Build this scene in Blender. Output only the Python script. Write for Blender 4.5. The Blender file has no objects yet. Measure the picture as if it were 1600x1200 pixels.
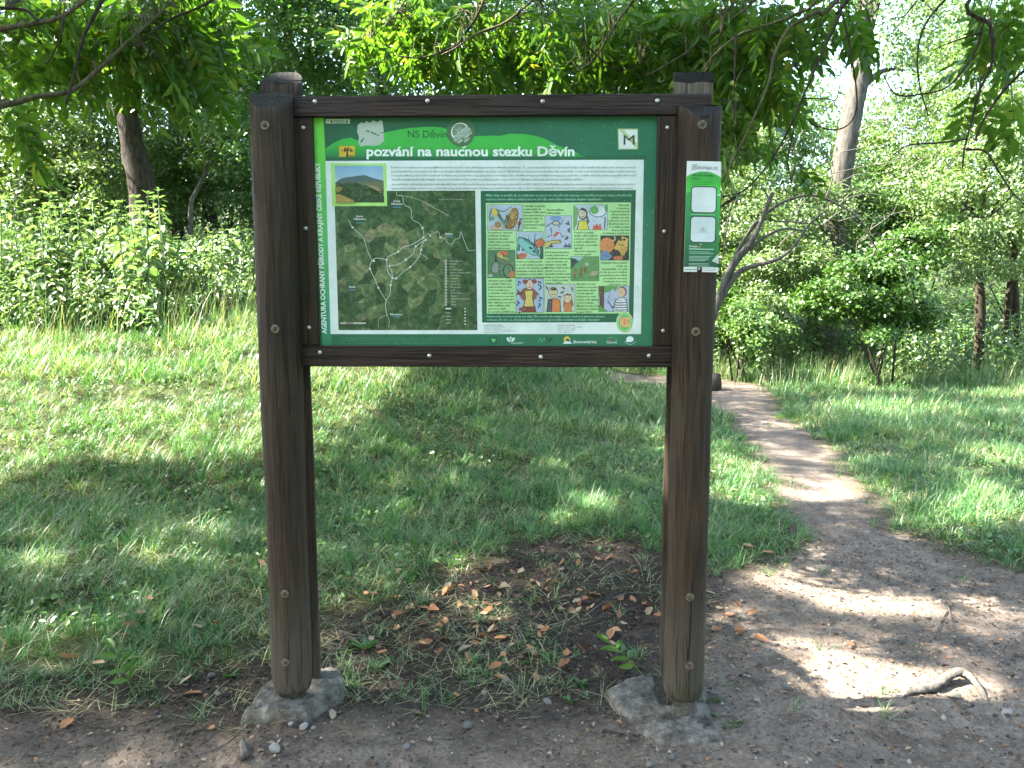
import bpy, math, random
import numpy as np
R = math.radians
rng = np.random.default_rng(7)
random.seed(7)

# ------------------------------------------------------------------ camera, sky, sun, exposure
scene = bpy.context.scene
COL = scene.collection
CAM_H, PITCH, FPX = 1.6, R(7.0), 1209.0           # FPX: focal length in pixels of the 1600 px wide photograph
cam_data = bpy.data.cameras.new('camera')
cam_data.sensor_width = 36.0
cam_data.lens = 36.0 * FPX / 1600.0
cam_data.clip_start = 0.05
cam_data.clip_end = 600.0
cam = bpy.data.objects.new('camera', cam_data)
cam.location = (0, 0, CAM_H)
cam.rotation_euler = (R(90) - PITCH, 0, 0)
COL.objects.link(cam)
scene.camera = cam

SUN = np.array((-0.66, 0.015, 0.75)); SUN /= np.linalg.norm(SUN)      # direction towards the sun
world = bpy.data.worlds.new('World')
scene.world = world
world.use_nodes = True
wn = world.node_tree.nodes
sky_node = wn.new('ShaderNodeTexSky')
sky_node.sky_type = 'NISHITA'
sky_node.sun_disc = False
sky_node.sun_elevation = math.asin(SUN[2])
sky_node.sun_rotation = math.atan2(SUN[0], SUN[1])
sky_node.dust_density = 2.0
sky_node.air_density = 1.0
world.node_tree.links.new(sky_node.outputs['Color'], wn['Background'].inputs['Color'])
wn['Background'].inputs['Strength'].default_value = 0.15

sun_data = bpy.data.lights.new('sun', 'SUN')
sun_data.energy = 5.0
sun_data.angle = R(0.53)
sun_data.color = (1.0, 0.95, 0.86)
sun = bpy.data.objects.new('sun', sun_data)
import mathutils
sun.rotation_euler = mathutils.Vector(SUN).to_track_quat('Z', 'Y').to_euler()
sun.location = (-6, -8, 14)
COL.objects.link(sun)

vs = scene.view_settings
vs.view_transform = 'Standard'
vs.look = 'None'
vs.exposure = 3.35
vs.gamma = 1.0
vs.use_curve_mapping = False
scene.cycles.use_denoising = True
scene.cycles.max_bounces = 7
scene.cycles.diffuse_bounces = 4
scene.cycles.transmission_bounces = 5
scene.cycles.sample_clamp_indirect = 6.0
scene.cycles.use_adaptive_sampling = True
scene.cycles.adaptive_threshold = 0.02

# ------------------------------------------------------------------ helpers: noise, pixels, meshes
def _hash(ix, iy, seed):
    h = (ix.astype(np.int64) * 374761393 + iy.astype(np.int64) * 668265263 + seed * 1442695041) & 0xffffffff
    h = ((h ^ (h >> 13)) * 1274126177) & 0xffffffff
    return ((h ^ (h >> 16)) & 0xffff) / 65535.0
def vnoise(x, y, seed=0):
    x = np.asarray(x, float); y = np.asarray(y, float)
    ix = np.floor(x); iy = np.floor(y); fx = x - ix; fy = y - iy
    fx = fx * fx * (3 - 2 * fx); fy = fy * fy * (3 - 2 * fy)
    a = _hash(ix, iy, seed); b = _hash(ix + 1, iy, seed); c = _hash(ix, iy + 1, seed); d = _hash(ix + 1, iy + 1, seed)
    return (a * (1 - fx) + b * fx) * (1 - fy) + (c * (1 - fx) + d * fx) * fy
def fbm(x, y, seed=0, octv=4):
    s = 0; a = 0.5; x = np.asarray(x, float); y = np.asarray(y, float)
    for k in range(octv):
        s = s + a * vnoise(x, y, seed + 17 * k); x = x * 2.03; y = y * 2.03; a *= 0.5
    return s
def sstep(a, b, x):
    t = np.clip((np.asarray(x, float) - a) / (b - a), 0, 1)
    return t * t * (3 - 2 * t)

def ray(px, py):
    """unit-Y direction of the photograph's pixel (1600 x 1200)"""
    cx = (px - 800.0) / FPX; cy = (600.0 - py) / FPX
    y = math.cos(PITCH) + cy * math.sin(PITCH); z = -math.sin(PITCH) + cy * math.cos(PITCH)
    return cx / y, z / y
def at(px, py, Y):
    a, b = ray(px, py)
    return np.array((a * Y, Y, CAM_H + b * Y))

def terrain0(x, y):
    """large forms of the land: flat around the board, a bank rising behind it on the left, a wooded slope far behind"""
    x = np.asarray(x, float); y = np.asarray(y, float)
    left = sstep(1.8, -3.2, x - 0.10 * (y - 6))
    z = (0.235 * (np.minimum(y, 10.5) - 5.4) * sstep(4.6, 7.0, y) * (y > 4) + 0.08 * np.maximum(0, np.minimum(y, 20) - 10.5)) * left
    z = z + 0.14 * np.maximum(0, y - 17.0)
    z = z + 0.10 * (fbm(x * .35, y * .35, 3) - .47) * sstep(4, 9, y)
    return z
def ground_at(px, py):
    """where the ray of a pixel meets the land"""
    a, b = ray(px, py)
    Y = 1.0
    ys = np.linspace(1.0, 60, 3000)
    zz = CAM_H + b * ys - terrain0(a * ys, ys)
    k = np.argmax(zz <= 0) if (zz <= 0).any() else len(ys) - 1
    return np.array((a * ys[k], ys[k]))

def in_poly(x, y, poly):
    x = np.asarray(x, float); y = np.asarray(y, float)
    ins = np.zeros(x.shape, bool); n = len(poly)
    for i in range(n):
        x1, y1 = poly[i]; x2, y2 = poly[(i + 1) % n]
        c = (y1 > y) != (y2 > y)
        with np.errstate(divide='ignore', invalid='ignore'):
            xi = (x2 - x1) * (y - y1) / (y2 - y1 + 1e-12) + x1
        ins ^= c & (x < xi)
    return ins

def srgb(r, g, b):
    f = lambda c: (c / 255 / 12.92) if c <= 10 else ((c / 255 + .055) / 1.055) ** 2.4
    return (f(r), f(g), f(b), 1.0)

def tag(o, label=None, cat=None, group=None, kind=None):
    if label: o['label'] = label
    if cat: o['category'] = cat
    if group: o['group'] = group
    if kind: o['kind'] = kind
    return o
def empty(name, loc=(0, 0, 0), rz=0.0):
    o = bpy.data.objects.new(name, None)
    o.empty_display_size = 0.1
    o.location = loc; o.rotation_euler = (0, 0, rz)
    COL.objects.link(o)
    return o
def link(name, mesh, mat=None, parent=None):
    o = bpy.data.objects.new(name, mesh)
    COL.objects.link(o)
    if mat is not None and not mesh.materials: mesh.materials.append(mat)
    if parent is not None: o.parent = parent
    return o

def np_mesh(name, V, F, attrs=None, smooth=False):
    """mesh from arrays: V (n,3), F (m,k) with the same k for every face"""
    V = np.ascontiguousarray(V, np.float32); F = np.ascontiguousarray(F, np.int32)
    me = bpy.data.meshes.new(name)
    m, k = F.shape
    me.vertices.add(len(V)); me.vertices.foreach_set('co', V.ravel())
    me.loops.add(m * k); me.loops.foreach_set('vertex_index', F.ravel())
    me.polygons.add(m); me.polygons.foreach_set('loop_start', np.arange(0, m * k, k, dtype=np.int32))
    if smooth: me.polygons.foreach_set('use_smooth', np.ones(m, bool))
    for an, av in (attrs or {}).items():
        at_ = me.attributes.new(an, 'FLOAT', 'POINT')
        at_.data.foreach_set('value', np.ascontiguousarray(av, np.float32))
    me.update(calc_edges=True)
    return me

class MB:
    """collects boxes, tubes and loose faces and links them as one mesh object"""
    def __init__(s): s.v = []; s.f = []; s.sm = []
    def add(s, V, F, smooth=False):
        o = len(s.v); s.v.extend([tuple(map(float, p)) for p in V])
        s.f.extend([tuple(int(i) + o for i in f) for f in F]); s.sm.extend([smooth] * len(F))
    def box(s, lo, hi, bev=0.0, jit=0.0):
        (x0, y0, z0), (x1, y1, z1) = lo, hi
        if bev <= 0:
            V = [(x0, y0, z0), (x1, y0, z0), (x1, y1, z0), (x0, y1, z0), (x0, y0, z1), (x1, y0, z1), (x1, y1, z1), (x0, y1, z1)]
            s.add(V, [(3, 2, 1, 0), (4, 5, 6, 7), (0, 1, 5, 4), (1, 2, 6, 5), (2, 3, 7, 6), (3, 0, 4, 7)]); return
        b = bev; V = []; 
        # rounded box: each corner as three vertices
        c = {}
        for i, X in enumerate((x0, x1)):
            for j, Y in enumerate((y0, y1)):
                for k, Z in enumerate((z0, z1)):
                    sx, sy, sz = (1, -1)[i], (1, -1)[j], (1, -1)[k]
                    c[i, j, k] = len(V)
                    V += [(X, Y + sy * b, Z + sz * b), (X + sx * b, Y, Z + sz * b), (X + sx * b, Y + sy * b, Z)]
        F = []
        for i in (0, 1):
            q = [c[i, 0, 0], c[i, 1, 0], c[i, 1, 1], c[i, 0, 1]]; F.append(q if i else q[::-1])
        for j in (0, 1):
            q = [c[0, j, 0] + 1, c[0, j, 1] + 1, c[1, j, 1] + 1, c[1, j, 0] + 1]; F.append(q if j else q[::-1])
        for k in (0, 1):
            q = [c[0, 0, k] + 2, c[1, 0, k] + 2, c[1, 1, k] + 2, c[0, 1, k] + 2]; F.append(q if k else q[::-1])
        for j in (0, 1):
            for k in (0, 1):
                F.append([c[0, j, k] + 1, c[1, j, k] + 1, c[1, j, k] + 2, c[0, j, k] + 2])
        for i in (0, 1):
            for k in (0, 1):
                F.append([c[i, 0, k] + 0, c[i, 1, k] + 0, c[i, 1, k] + 2, c[i, 0, k] + 2])
        for i in (0, 1):
            for j in (0, 1):
                F.append([c[i, j, 0] + 0, c[i, j, 1] + 0, c[i, j, 1] + 1, c[i, j, 0] + 1])
        for q in c.values(): F.append([q, q + 1, q + 2])
        s.add(V, F)
    def tube(s, pts, rad, n=8, cap=True, rough=0.0, seed=0):
        pts = np.asarray(pts, float); m = len(pts); rad = np.broadcast_to(np.asarray(rad, float), (m,))
        T = np.gradient(pts, axis=0); T /= np.linalg.norm(T, axis=1)[:, None] + 1e-9
        ref = np.array((0, 0, 1.0)) if abs(T[0][2]) < .9 else np.array((1.0, 0, 0))
        V = []; lr = np.random.default_rng(seed)
        a = np.cross(T[0], ref); a /= np.linalg.norm(a)
        prof = 1 + rough * lr.normal(size=n)
        for i in range(m):
            a = a - T[i] * a.dot(T[i]); a /= np.linalg.norm(a) + 1e-9
            b = np.cross(T[i], a)
            for j in range(n):
                t = 2 * math.pi * j / n; r = rad[i] * (prof[j] + rough * .5 * lr.normal())
                V.append(pts[i] + (a * math.cos(t) + b * math.sin(t)) * r)
        F = [(i * n + j, i * n + (j + 1) % n, (i + 1) * n + (j + 1) % n, (i + 1) * n + j) for i in range(m - 1) for j in range(n)]
        if cap: F += [tuple(range(n - 1, -1, -1)), tuple(range((m - 1) * n, m * n))]
        s.add(V, F, True)
    def build(s, name, mat, parent=None):
        me = bpy.data.meshes.new(name); me.from_pydata(s.v, [], s.f)
        me.polygons.foreach_set('use_smooth', np.array(s.sm, bool))
        me.validate(clean_customdata=False)
        me.update()
        return link(name, me, mat, parent)

def smooth_line(P, k=5):
    """Catmull-Rom through the points P (n,d)"""
    P = np.asarray(P, float)
    Q = np.vstack([2 * P[0] - P[1], P, 2 * P[-1] - P[-2]]); out = []
    for i in range(1, len(Q) - 2):
        for t in np.linspace(0, 1, k, endpoint=False):
            p0, p1, p2, p3 = Q[i - 1], Q[i], Q[i + 1], Q[i + 2]
            out.append(.5 * (2 * p1 + (p2 - p0) * t + (2 * p0 - 5 * p1 + 4 * p2 - p3) * t * t + (3 * p1 - p0 - 3 * p2 + p3) * t ** 3))
    out.append(P[-1])
    return np.array(out)

def norm(v): return v / (np.linalg.norm(v, axis=-1, keepdims=True) + 1e-9)
def rand_dirs(n, g=None):
    return norm((g or rng).normal(size=(n, 3)))

T_DIAMOND = (np.array([(0, 0, 0), (.42, .5, .10), (1, 0, -.08), (.42, -.5, .10)]), np.array([(0, 2, 1), (0, 3, 2)]))
T_LEAF = (np.array([(0, 0, 0), (.28, .46, .10), (.66, .38, .07), (1, 0, -.12), (.66, -.38, .07), (.28, -.46, .10)]),
          np.array([(0, 3, 2, 1), (0, 5, 4, 3)]))
def leaves(P, D, N, L, W, tmpl):
    """arrays for many leaves: base points, directions, normals, lengths, widths -> (V, F)"""
    t, f = tmpl; n = len(P)
    D = norm(D); S = norm(np.cross(N, D)); N2 = np.cross(D, S)
    L = np.broadcast_to(L, (n,)); W = np.broadcast_to(W, (n,))
    V = P[:, None, :] + D[:, None, :] * (t[None, :, 0:1] * L[:, None, None]) + S[:, None, :] * (t[None, :, 1:2] * W[:, None, None]) \
        + N2[:, None, :] * (t[None, :, 2:3] * L[:, None, None])
    F = f[None] + (np.arange(n) * len(t))[:, None, None]
    return V.reshape(-1, 3), F.reshape(-1, f.shape[1])
def leaf_object(name, P, D, N, L, W, rnd, mat, parent=None, tmpl=T_DIAMOND):
    V, F = leaves(P, D, N, L, W, tmpl)
    me = np_mesh(name, V, F, {'rnd': np.repeat(rnd, len(tmpl[0]))})
    o = link(name, me, mat, parent)
    o['kind'] = 'stuff'
    return o
# ------------------------------------------------------------------ materials
def new_mat(name):
    m = bpy.data.materials.new(name); m.use_nodes = True
    nt = m.node_tree; b = nt.nodes['Principled BSDF']
    return m, nt, b
def N_(nt, kind, **kw):
    n = nt.nodes.new(kind)
    for k, v in kw.items(): setattr(n, k, v)
    return n
def ramp(nt, stops, interp='LINEAR'):
    r = nt.nodes.new('ShaderNodeValToRGB'); e = r.color_ramp.elements; r.color_ramp.interpolation = interp
    while len(e) < len(stops): e.new(0.5)
    for k, (p, c) in enumerate(stops): e[k].position = p; e[k].color = c if len(c) == 4 else (*c, 1)
    return r
def noise(nt, scale, detail=4, rough=.6, vec=None, dist=0.0):
    n = nt.nodes.new('ShaderNodeTexNoise'); n.inputs['Scale'].default_value = scale
    n.inputs['Detail'].default_value = detail; n.inputs['Roughness'].default_value = rough; n.inputs['Distortion'].default_value = dist
    if vec is not None: nt.links.new(vec, n.inputs['Vector'])
    return n
def mix(nt, fac, a, b, mode='MIX'):
    m = nt.nodes.new('ShaderNodeMix'); m.data_type = 'RGBA'; m.blend_type = mode; m.clamp_factor = True
    for sock, v in ((m.inputs[0], fac), (m.inputs[6], a), (m.inputs[7], b)):
        if isinstance(v, bpy.types.NodeSocket): nt.links.new(v, sock)
        else: sock.default_value = v
    return m.outputs[2]
def mathn(nt, op, a, b=0.0):
    m = nt.nodes.new('ShaderNodeMath'); m.operation = op
    for sock, v in ((m.inputs[0], a), (m.inputs[1], b)):
        if isinstance(v, bpy.types.NodeSocket): nt.links.new(v, sock)
        else: sock.default_value = v
    return m.outputs[0]
def bump(nt, b, h, strength=.4, dist=.01):
    n = nt.nodes.new('ShaderNodeBump'); n.inputs['Strength'].default_value = strength; n.inputs['Distance'].default_value = dist
    nt.links.new(h, n.inputs['Height']); nt.links.new(n.outputs[0], b.inputs['Normal'])

def leaf_mat(name, stops, trans=0.35, rough=.42, spec=.35, tcol=(1.25, 1.3, .55), per_object=False):
    """two-sided leaf: reflects and lets light through; colour varies from leaf to leaf"""
    m, nt, b = new_mat(name)
    r = ramp(nt, stops)
    if per_object:
        oi = N_(nt, 'ShaderNodeObjectInfo'); a = N_(nt, 'ShaderNodeAttribute', attribute_name='rnd')
        s = mathn(nt, 'FRACT', mathn(nt, 'ADD', oi.outputs['Random'], a.outputs['Fac'])); nt.links.new(s, r.inputs[0])
    else:
        a = N_(nt, 'ShaderNodeAttribute', attribute_name='rnd'); nt.links.new(a.outputs['Fac'], r.inputs[0])
    nt.links.new(r.outputs[0], b.inputs['Base Color'])
    b.inputs['Roughness'].default_value = rough; b.inputs['Specular IOR Level'].default_value = spec
    t = N_(nt, 'ShaderNodeBsdfTranslucent')
    nt.links.new(mix(nt, 1.0, r.outputs[0], (*tcol, 1), 'MULTIPLY'), t.inputs['Color'])
    ms = N_(nt, 'ShaderNodeMixShader'); ms.inputs[0].default_value = trans
    nt.links.new(b.outputs[0], ms.inputs[1]); nt.links.new(t.outputs[0], ms.inputs[2])
    nt.links.new(ms.outputs[0], nt.nodes['Material Output'].inputs['Surface'])
    return m
M = {}
M['ash_leaf'] = leaf_mat('ash_leaf', [(0, (.06, .14, .016)), (.5, (.085, .185, .024)), (.93, (.12, .22, .035)), (1, (.25, .24, .03))], .5, .4, .4, per_object=True)
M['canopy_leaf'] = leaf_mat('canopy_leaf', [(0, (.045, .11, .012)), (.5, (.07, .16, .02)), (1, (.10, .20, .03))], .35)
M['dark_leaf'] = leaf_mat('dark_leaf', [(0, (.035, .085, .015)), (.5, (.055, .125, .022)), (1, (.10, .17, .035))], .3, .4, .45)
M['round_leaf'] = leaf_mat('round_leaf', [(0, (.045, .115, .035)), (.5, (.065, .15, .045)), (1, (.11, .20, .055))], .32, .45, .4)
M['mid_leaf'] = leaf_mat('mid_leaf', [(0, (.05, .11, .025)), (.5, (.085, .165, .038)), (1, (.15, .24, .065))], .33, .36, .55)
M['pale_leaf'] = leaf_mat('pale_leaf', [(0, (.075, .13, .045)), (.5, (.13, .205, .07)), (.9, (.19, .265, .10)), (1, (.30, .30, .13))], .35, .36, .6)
M['nettle_leaf'] = leaf_mat('nettle_leaf', [(0, (.085, .16, .065)), (.5, (.14, .23, .10)), (.9, (.20, .29, .14)), (1, (.30, .31, .15))], .3, .36, .6, per_object=True)
M['grass'] = leaf_mat('grass', [(0, (.042, .12, .036)), (.45, (.072, .18, .058)), (.78, (.12, .245, .088)), (.88, (.24, .27, .13)), (1, (.39, .35, .22))], .38, .40, .5)
M['bark_grit'] = None
M['weed_leaf'] = leaf_mat('weed_leaf', [(0, (.05, .12, .04)), (1, (.09, .19, .06))], .25, .5, .3, per_object=True)
M['dry_leaf'] = leaf_mat('dry_leaf', [(0, (.16, .08, .04)), (.3, (.30, .135, .06)), (.6, (.38, .18, .085)), (.8, (.36, .25, .14)), (1, (.28, .24, .16))], .12, .6, .2, tcol=(1, .9, .7), per_object=True)

def bark_mat(name, c0, c1, scale=30, moss=None):
    m, nt, b = new_mat(name)
    tc = N_(nt, 'ShaderNodeTexCoord'); mp = N_(nt, 'ShaderNodeMapping'); mp.inputs['Scale'].default_value = (1, 1, .22)
    nt.links.new(tc.outputs['Object'], mp.inputs[0])
    n = noise(nt, scale, 6, .65, mp.outputs[0], .5); r = ramp(nt, [(.32, c0), (.68, c1)]); nt.links.new(n.outputs['Fac'], r.inputs[0])
    c = r.outputs[0]
    if moss:
        n2 = noise(nt, 5, 4, .6, tc.outputs['Object']); r2 = ramp(nt, [(.52, (0, 0, 0)), (.66, (1, 1, 1))]); nt.links.new(n2.outputs['Fac'], r2.inputs[0])
        c = mix(nt, mathn(nt, 'MULTIPLY', r2.outputs[0], .6), c, (*moss, 1))
    nt.links.new(c, b.inputs['Base Color']); b.inputs['Roughness'].default_value = .9; b.inputs['Specular IOR Level'].default_value = .15
    bump(nt, b, n.outputs['Fac'], .8, .02)
    return m
M['bark'] = bark_mat('bark', (.018, .014, .011), (.075, .062, .048))
M['pale_bark'] = bark_mat('pale_bark', (.03, .026, .02), (.12, .108, .088), 22)
M['twig'] = bark_mat('twig', (.022, .017, .012), (.07, .055, .038), 60)
M['limb'] = bark_mat('limb', (.045, .04, .022), (.15, .13, .07), 45, moss=(.09, .10, .03))
M['dead_wood'] = bark_mat('dead_wood', (.05, .045, .037), (.17, .15, .125), 40)

def ground_mat(name):
    m, nt, b = new_mat(name)
    tc = N_(nt, 'ShaderNodeTexCoord'); O = tc.outputs['Object']
    A = lambda s: N_(nt, 'ShaderNodeAttribute', attribute_name=s).outputs['Fac']
    path, bare = A('path'), A('bare')
    fine = noise(nt, 60, 6, .7, O); mid = noise(nt, 9, 5, .65, O); big = noise(nt, 1.6, 4, .6, O)
    r1 = ramp(nt, [(.25, (.019, .0145, .0105)), (.5, (.048, .037, .028)), (.75, (.105, .083, .063))]); nt.links.new(fine.outputs['Fac'], r1.inputs[0])
    r2 = ramp(nt, [(.2, (.085, .067, .051)), (.5, (.185, .15, .118)), (.8, (.305, .26, .212))]); nt.links.new(fine.outputs['Fac'], r2.inputs[0])
    r3 = ramp(nt, [(.3, (.020, .026, .010)), (.55, (.055, .062, .022)), (.8, (.12, .11, .05))]); nt.links.new(fine.outputs['Fac'], r3.inputs[0])
    # dark damp patches and paler dusty patches
    pr = ramp(nt, [(.36, (.7, .69, .68)), (.62, (1.15, 1.13, 1.1))]); nt.links.new(mid.outputs['Fac'], pr.inputs[0])
    br = ramp(nt, [(.35, (.75, .75, .75)), (.65, (1.1, 1.1, 1.1))]); nt.links.new(big.outputs['Fac'], br.inputs[0])
    c = mix(nt, path, r1.outputs[0], r2.outputs[0])
    c = mix(nt, 1.0, c, pr.outputs[0], 'MULTIPLY'); c = mix(nt, 1.0, c, br.outputs[0], 'MULTIPLY')
    c = mix(nt, bare, r3.outputs[0], c)
    # grit: small pale specks
    v = N_(nt, 'ShaderNodeTexVoronoi'); v.inputs['Scale'].default_value = 75; nt.links.new(O, v.inputs['Vector'])
    gr = ramp(nt, [(.10, (1, 1, 1)), (.17, (0, 0, 0))]); nt.links.new(v.outputs['Distance'], gr.inputs[0])
    cr = ramp(nt, [(.72, (0, 0, 0)), (.78, (1, 1, 1))]); nt.links.new(v.outputs['Color'], cr.inputs[0])
    c = mix(nt, mathn(nt, 'MULTIPLY', mathn(nt, 'MULTIPLY', gr.outputs[0], cr.outputs[0]), mathn(nt, 'MULTIPLY', bare, .8)), c, (.36, .32, .27, 1))
    nt.links.new(c, b.inputs['Base Color']); b.inputs['Roughness'].default_value = .95; b.inputs['Specular IOR Level'].default_value = .12
    h = mathn(nt, 'ADD', fine.outputs['Fac'], mathn(nt, 'MULTIPLY', mid.outputs['Fac'], 2.0))
    bump(nt, b, h, .8, .02)
    return m
M['ground'] = ground_mat('ground')

def wood_mat(name, dark, light, grey=None, axis=2, gloss=.55, fade=None, knots=True):
    """stained timber with long grain; grey weathering towards the splash zone of a post foot"""
    m, nt, b = new_mat(name)
    tc = N_(nt, 'ShaderNodeTexCoord'); O = tc.outputs['Object']; oi = N_(nt, 'ShaderNodeObjectInfo')
    vadd = N_(nt, 'ShaderNodeVectorMath', operation='ADD'); nt.links.new(O, vadd.inputs[0])
    cx = N_(nt, 'ShaderNodeCombineXYZ'); nt.links.new(mathn(nt, 'MULTIPLY', oi.outputs['Random'], 13.0), cx.inputs[axis]); nt.links.new(cx.outputs[0], vadd.inputs[1])
    mp = N_(nt, 'ShaderNodeMapping'); sc = [1, 1, 1]; sc[axis] = .045; mp.inputs['Scale'].default_value = sc
    nt.links.new(vadd.outputs[0], mp.inputs[0])
    n = noise(nt, 55, 7, .62, mp.outputs[0], 1.6)
    r = ramp(nt, [(.28, dark), (.72, light)]); nt.links.new(n.outputs['Fac'], r.inputs[0]); c = r.outputs[0]
    bl = noise(nt, 3.5, 4, .6, O); rb = ramp(nt, [(.3, (.62, .62, .62)), (.7, (1.25, 1.22, 1.2))]); nt.links.new(bl.outputs['Fac'], rb.inputs[0])
    c = mix(nt, 1.0, c, rb.outputs[0], 'MULTIPLY')
    if grey:
        sp = N_(nt, 'ShaderNodeSeparateXYZ'); nt.links.new(O, sp.inputs[0])
        h = mathn(nt, 'ADD', sp.outputs[2], mathn(nt, 'MULTIPLY', bl.outputs['Fac'], .5))
        rg = ramp(nt, [(.34, (1, 1, 1)), (.85, (0, 0, 0))]); nt.links.new(h, rg.inputs[0])
        gm = mix(nt, n.outputs['Fac'], (grey[0] * .45, grey[1] * .45, grey[2] * .45, 1), (*grey, 1))
        c = mix(nt, mathn(nt, 'MULTIPLY', rg.outputs[0], .85), c, gm)
    # dark drying checks and weather streaks along the grain
    mp2 = N_(nt, 'ShaderNodeMapping'); sc2 = [1, 1, 1]; sc2[axis] = .018; mp2.inputs['Scale'].default_value = sc2; nt.links.new(vadd.outputs[0], mp2.inputs[0])
    n9 = noise(nt, 120, 5, .7, mp2.outputs[0], .8); r9 = ramp(nt, [(.36, (1, 1, 1)), (.44, (0, 0, 0))]); nt.links.new(n9.outputs['Fac'], r9.inputs[0])
    c = mix(nt, mathn(nt, 'MULTIPLY', r9.outputs[0], .7), c, (dark[0] * .3, dark[1] * .3, dark[2] * .3, 1))
    # faint green algae
    al = noise(nt, 2.2, 3, .5, O); ra = ramp(nt, [(.55, (0, 0, 0)), (.75, (1, 1, 1))]); nt.links.new(al.outputs['Fac'], ra.inputs[0])
    c = mix(nt, mathn(nt, 'MULTIPLY', ra.outputs[0], .35), c, (.035, .045, .012, 1))
    nt.links.new(c, b.inputs['Base Color']); b.inputs['Roughness'].default_value = gloss; b.inputs['Specular IOR Level'].default_value = .35
    bump(nt, b, mathn(nt, 'SUBTRACT', n.outputs['Fac'], mathn(nt, 'MULTIPLY', r9.outputs[0], 1.2)), .9, .006)
    return m
M['post'] = wood_mat('post', (.013, .0075, .0038), (.068, .041, .0215), grey=(.13, .108, .08), gloss=.7)
M['rail'] = wood_mat('rail', (.018, .0092, .005), (.05, .027, .0155), axis=0, gloss=.5)
M['batten'] = wood_mat('batten', (.018, .0092, .005), (.052, .028, .016), axis=2, gloss=.5)
M['cut_wood'] = wood_mat('cut_wood', (.008, .0075, .0065), (.03, .028, .024), axis=1, gloss=.9)
M['bare_wood'] = wood_mat('bare_wood', (.07, .055, .036), (.22, .19, .14), axis=2, gloss=.85)
m_, nt_, b_ = new_mat('crack'); b_.inputs['Base Color'].default_value = (.006, .004, .003, 1); b_.inputs['Roughness'].default_value = .95; M['crack'] = m_
def metal(name, col, rough, met=1.0, rust=None):
    m, nt, b = new_mat(name); tc = N_(nt, 'ShaderNodeTexCoord')
    n = noise(nt, 90, 4, .6, tc.outputs['Object']); c2 = rust or tuple(x * .6 for x in col)
    r = ramp(nt, [(.4, col), (.65, c2)]); nt.links.new(n.outputs['Fac'], r.inputs[0])
    nt.links.new(r.outputs[0], b.inputs['Base Color']); b.inputs['Metallic'].default_value = met; b.inputs['Roughness'].default_value = rough
    return m
M['zinc'] = metal('zinc', (.62, .60, .54), .35)
M['washer'] = metal('washer', (.22, .20, .15), .55, .6, (.10, .075, .045))
M['rust'] = metal('rust', (.13, .09, .06), .8, .3, (.06, .04, .028))
M['aluminium'] = metal('aluminium', (.5, .5, .5), .4)

m_, nt_, b_ = new_mat('concrete'); tc_ = N_(nt_, 'ShaderNodeTexCoord')
n1 = noise(nt_, 14, 7, .7, tc_.outputs['Object']); n2 = noise(nt_, 130, 4, .7, tc_.outputs['Object'])
r_ = ramp(nt_, [(.34, (.035, .029, .021)), (.5, (.14, .122, .094)), (.66, (.30, .27, .215))]); nt_.links.new(n1.outputs['Fac'], r_.inputs[0])
r2_ = ramp(nt_, [(.3, (.6, .6, .6)), (.7, (1.2, 1.2, 1.2))]); nt_.links.new(n2.outputs['Fac'], r2_.inputs[0])
nt_.links.new(mix(nt_, 1.0, r_.outputs[0], r2_.outputs[0], 'MULTIPLY'), b_.inputs['Base Color']); b_.inputs['Roughness'].default_value = .95
bump(nt_, b_, mathn(nt_, 'ADD', n1.outputs['Fac'], n2.outputs['Fac']), .9, .012); M['concrete'] = m_

m_, nt_, b_ = new_mat('stone'); tc_ = N_(nt_, 'ShaderNodeTexCoord'); oi_ = N_(nt_, 'ShaderNodeObjectInfo')
n1 = noise(nt_, 40, 5, .65, tc_.outputs['Object']); r_ = ramp(nt_, [(0, (.09, .09, .085)), (.5, (.17, .155, .135)), (1, (.33, .31, .27))]); nt_.links.new(oi_.outputs['Random'], r_.inputs[0])
r2_ = ramp(nt_, [(.3, (.6, .6, .6)), (.7, (1.15, 1.15, 1.15))]); nt_.links.new(n1.outputs['Fac'], r2_.inputs[0])
nt_.links.new(mix(nt_, 1.0, r_.outputs[0], r2_.outputs[0], 'MULTIPLY'), b_.inputs['Base Color']); b_.inputs['Roughness'].default_value = .9
bump(nt_, b_, n1.outputs['Fac'], .5, .004); M['stone'] = m_
m_, nt_, b_ = new_mat('debris'); a_ = N_(nt_, 'ShaderNodeAttribute', attribute_name='rnd')
r_ = ramp(nt_, [(0, (.012, .009, .007)), (.45, (.045, .032, .022)), (.68, (.13, .085, .05)), (.80, (.24, .125, .06)), (.92, (.28, .22, .15)), (1, (.42, .38, .32))]); nt_.links.new(a_.outputs['Fac'], r_.inputs[0])
nt_.links.new(r_.outputs[0], b_.inputs['Base Color']); b_.inputs['Roughness'].default_value = .9; M['debris'] = m_

# printed inks: colour comes from the print itself; a thin clear film with fine dirt on top
def ink_mat(name, rough, coat):
    m, nt, b = new_mat(name)
    a = N_(nt, 'ShaderNodeAttribute', attribute_name='col'); tc = N_(nt, 'ShaderNodeTexCoord')
    n = noise(nt, 7, 6, .7, tc.outputs['Object']); r = ramp(nt, [(.35, (.80, .82, .80)), (.6, (1, 1, 1))]); nt.links.new(n.outputs['Fac'], r.inputs[0])
    nt.links.new(mix(nt, .07, mix(nt, 1.0, a.outputs['Color'], r.outputs[0], 'MULTIPLY'), (.42, .50, .44, 1)), b.inputs['Base Color'])
    b.inputs['Roughness'].default_value = rough; b.inputs['Specular IOR Level'].default_value = .2
    b.inputs['Coat Weight'].default_value = coat; b.inputs['Coat Roughness'].default_value = .12
    return m
M['ink'] = ink_mat('ink', .5, .22)
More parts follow.
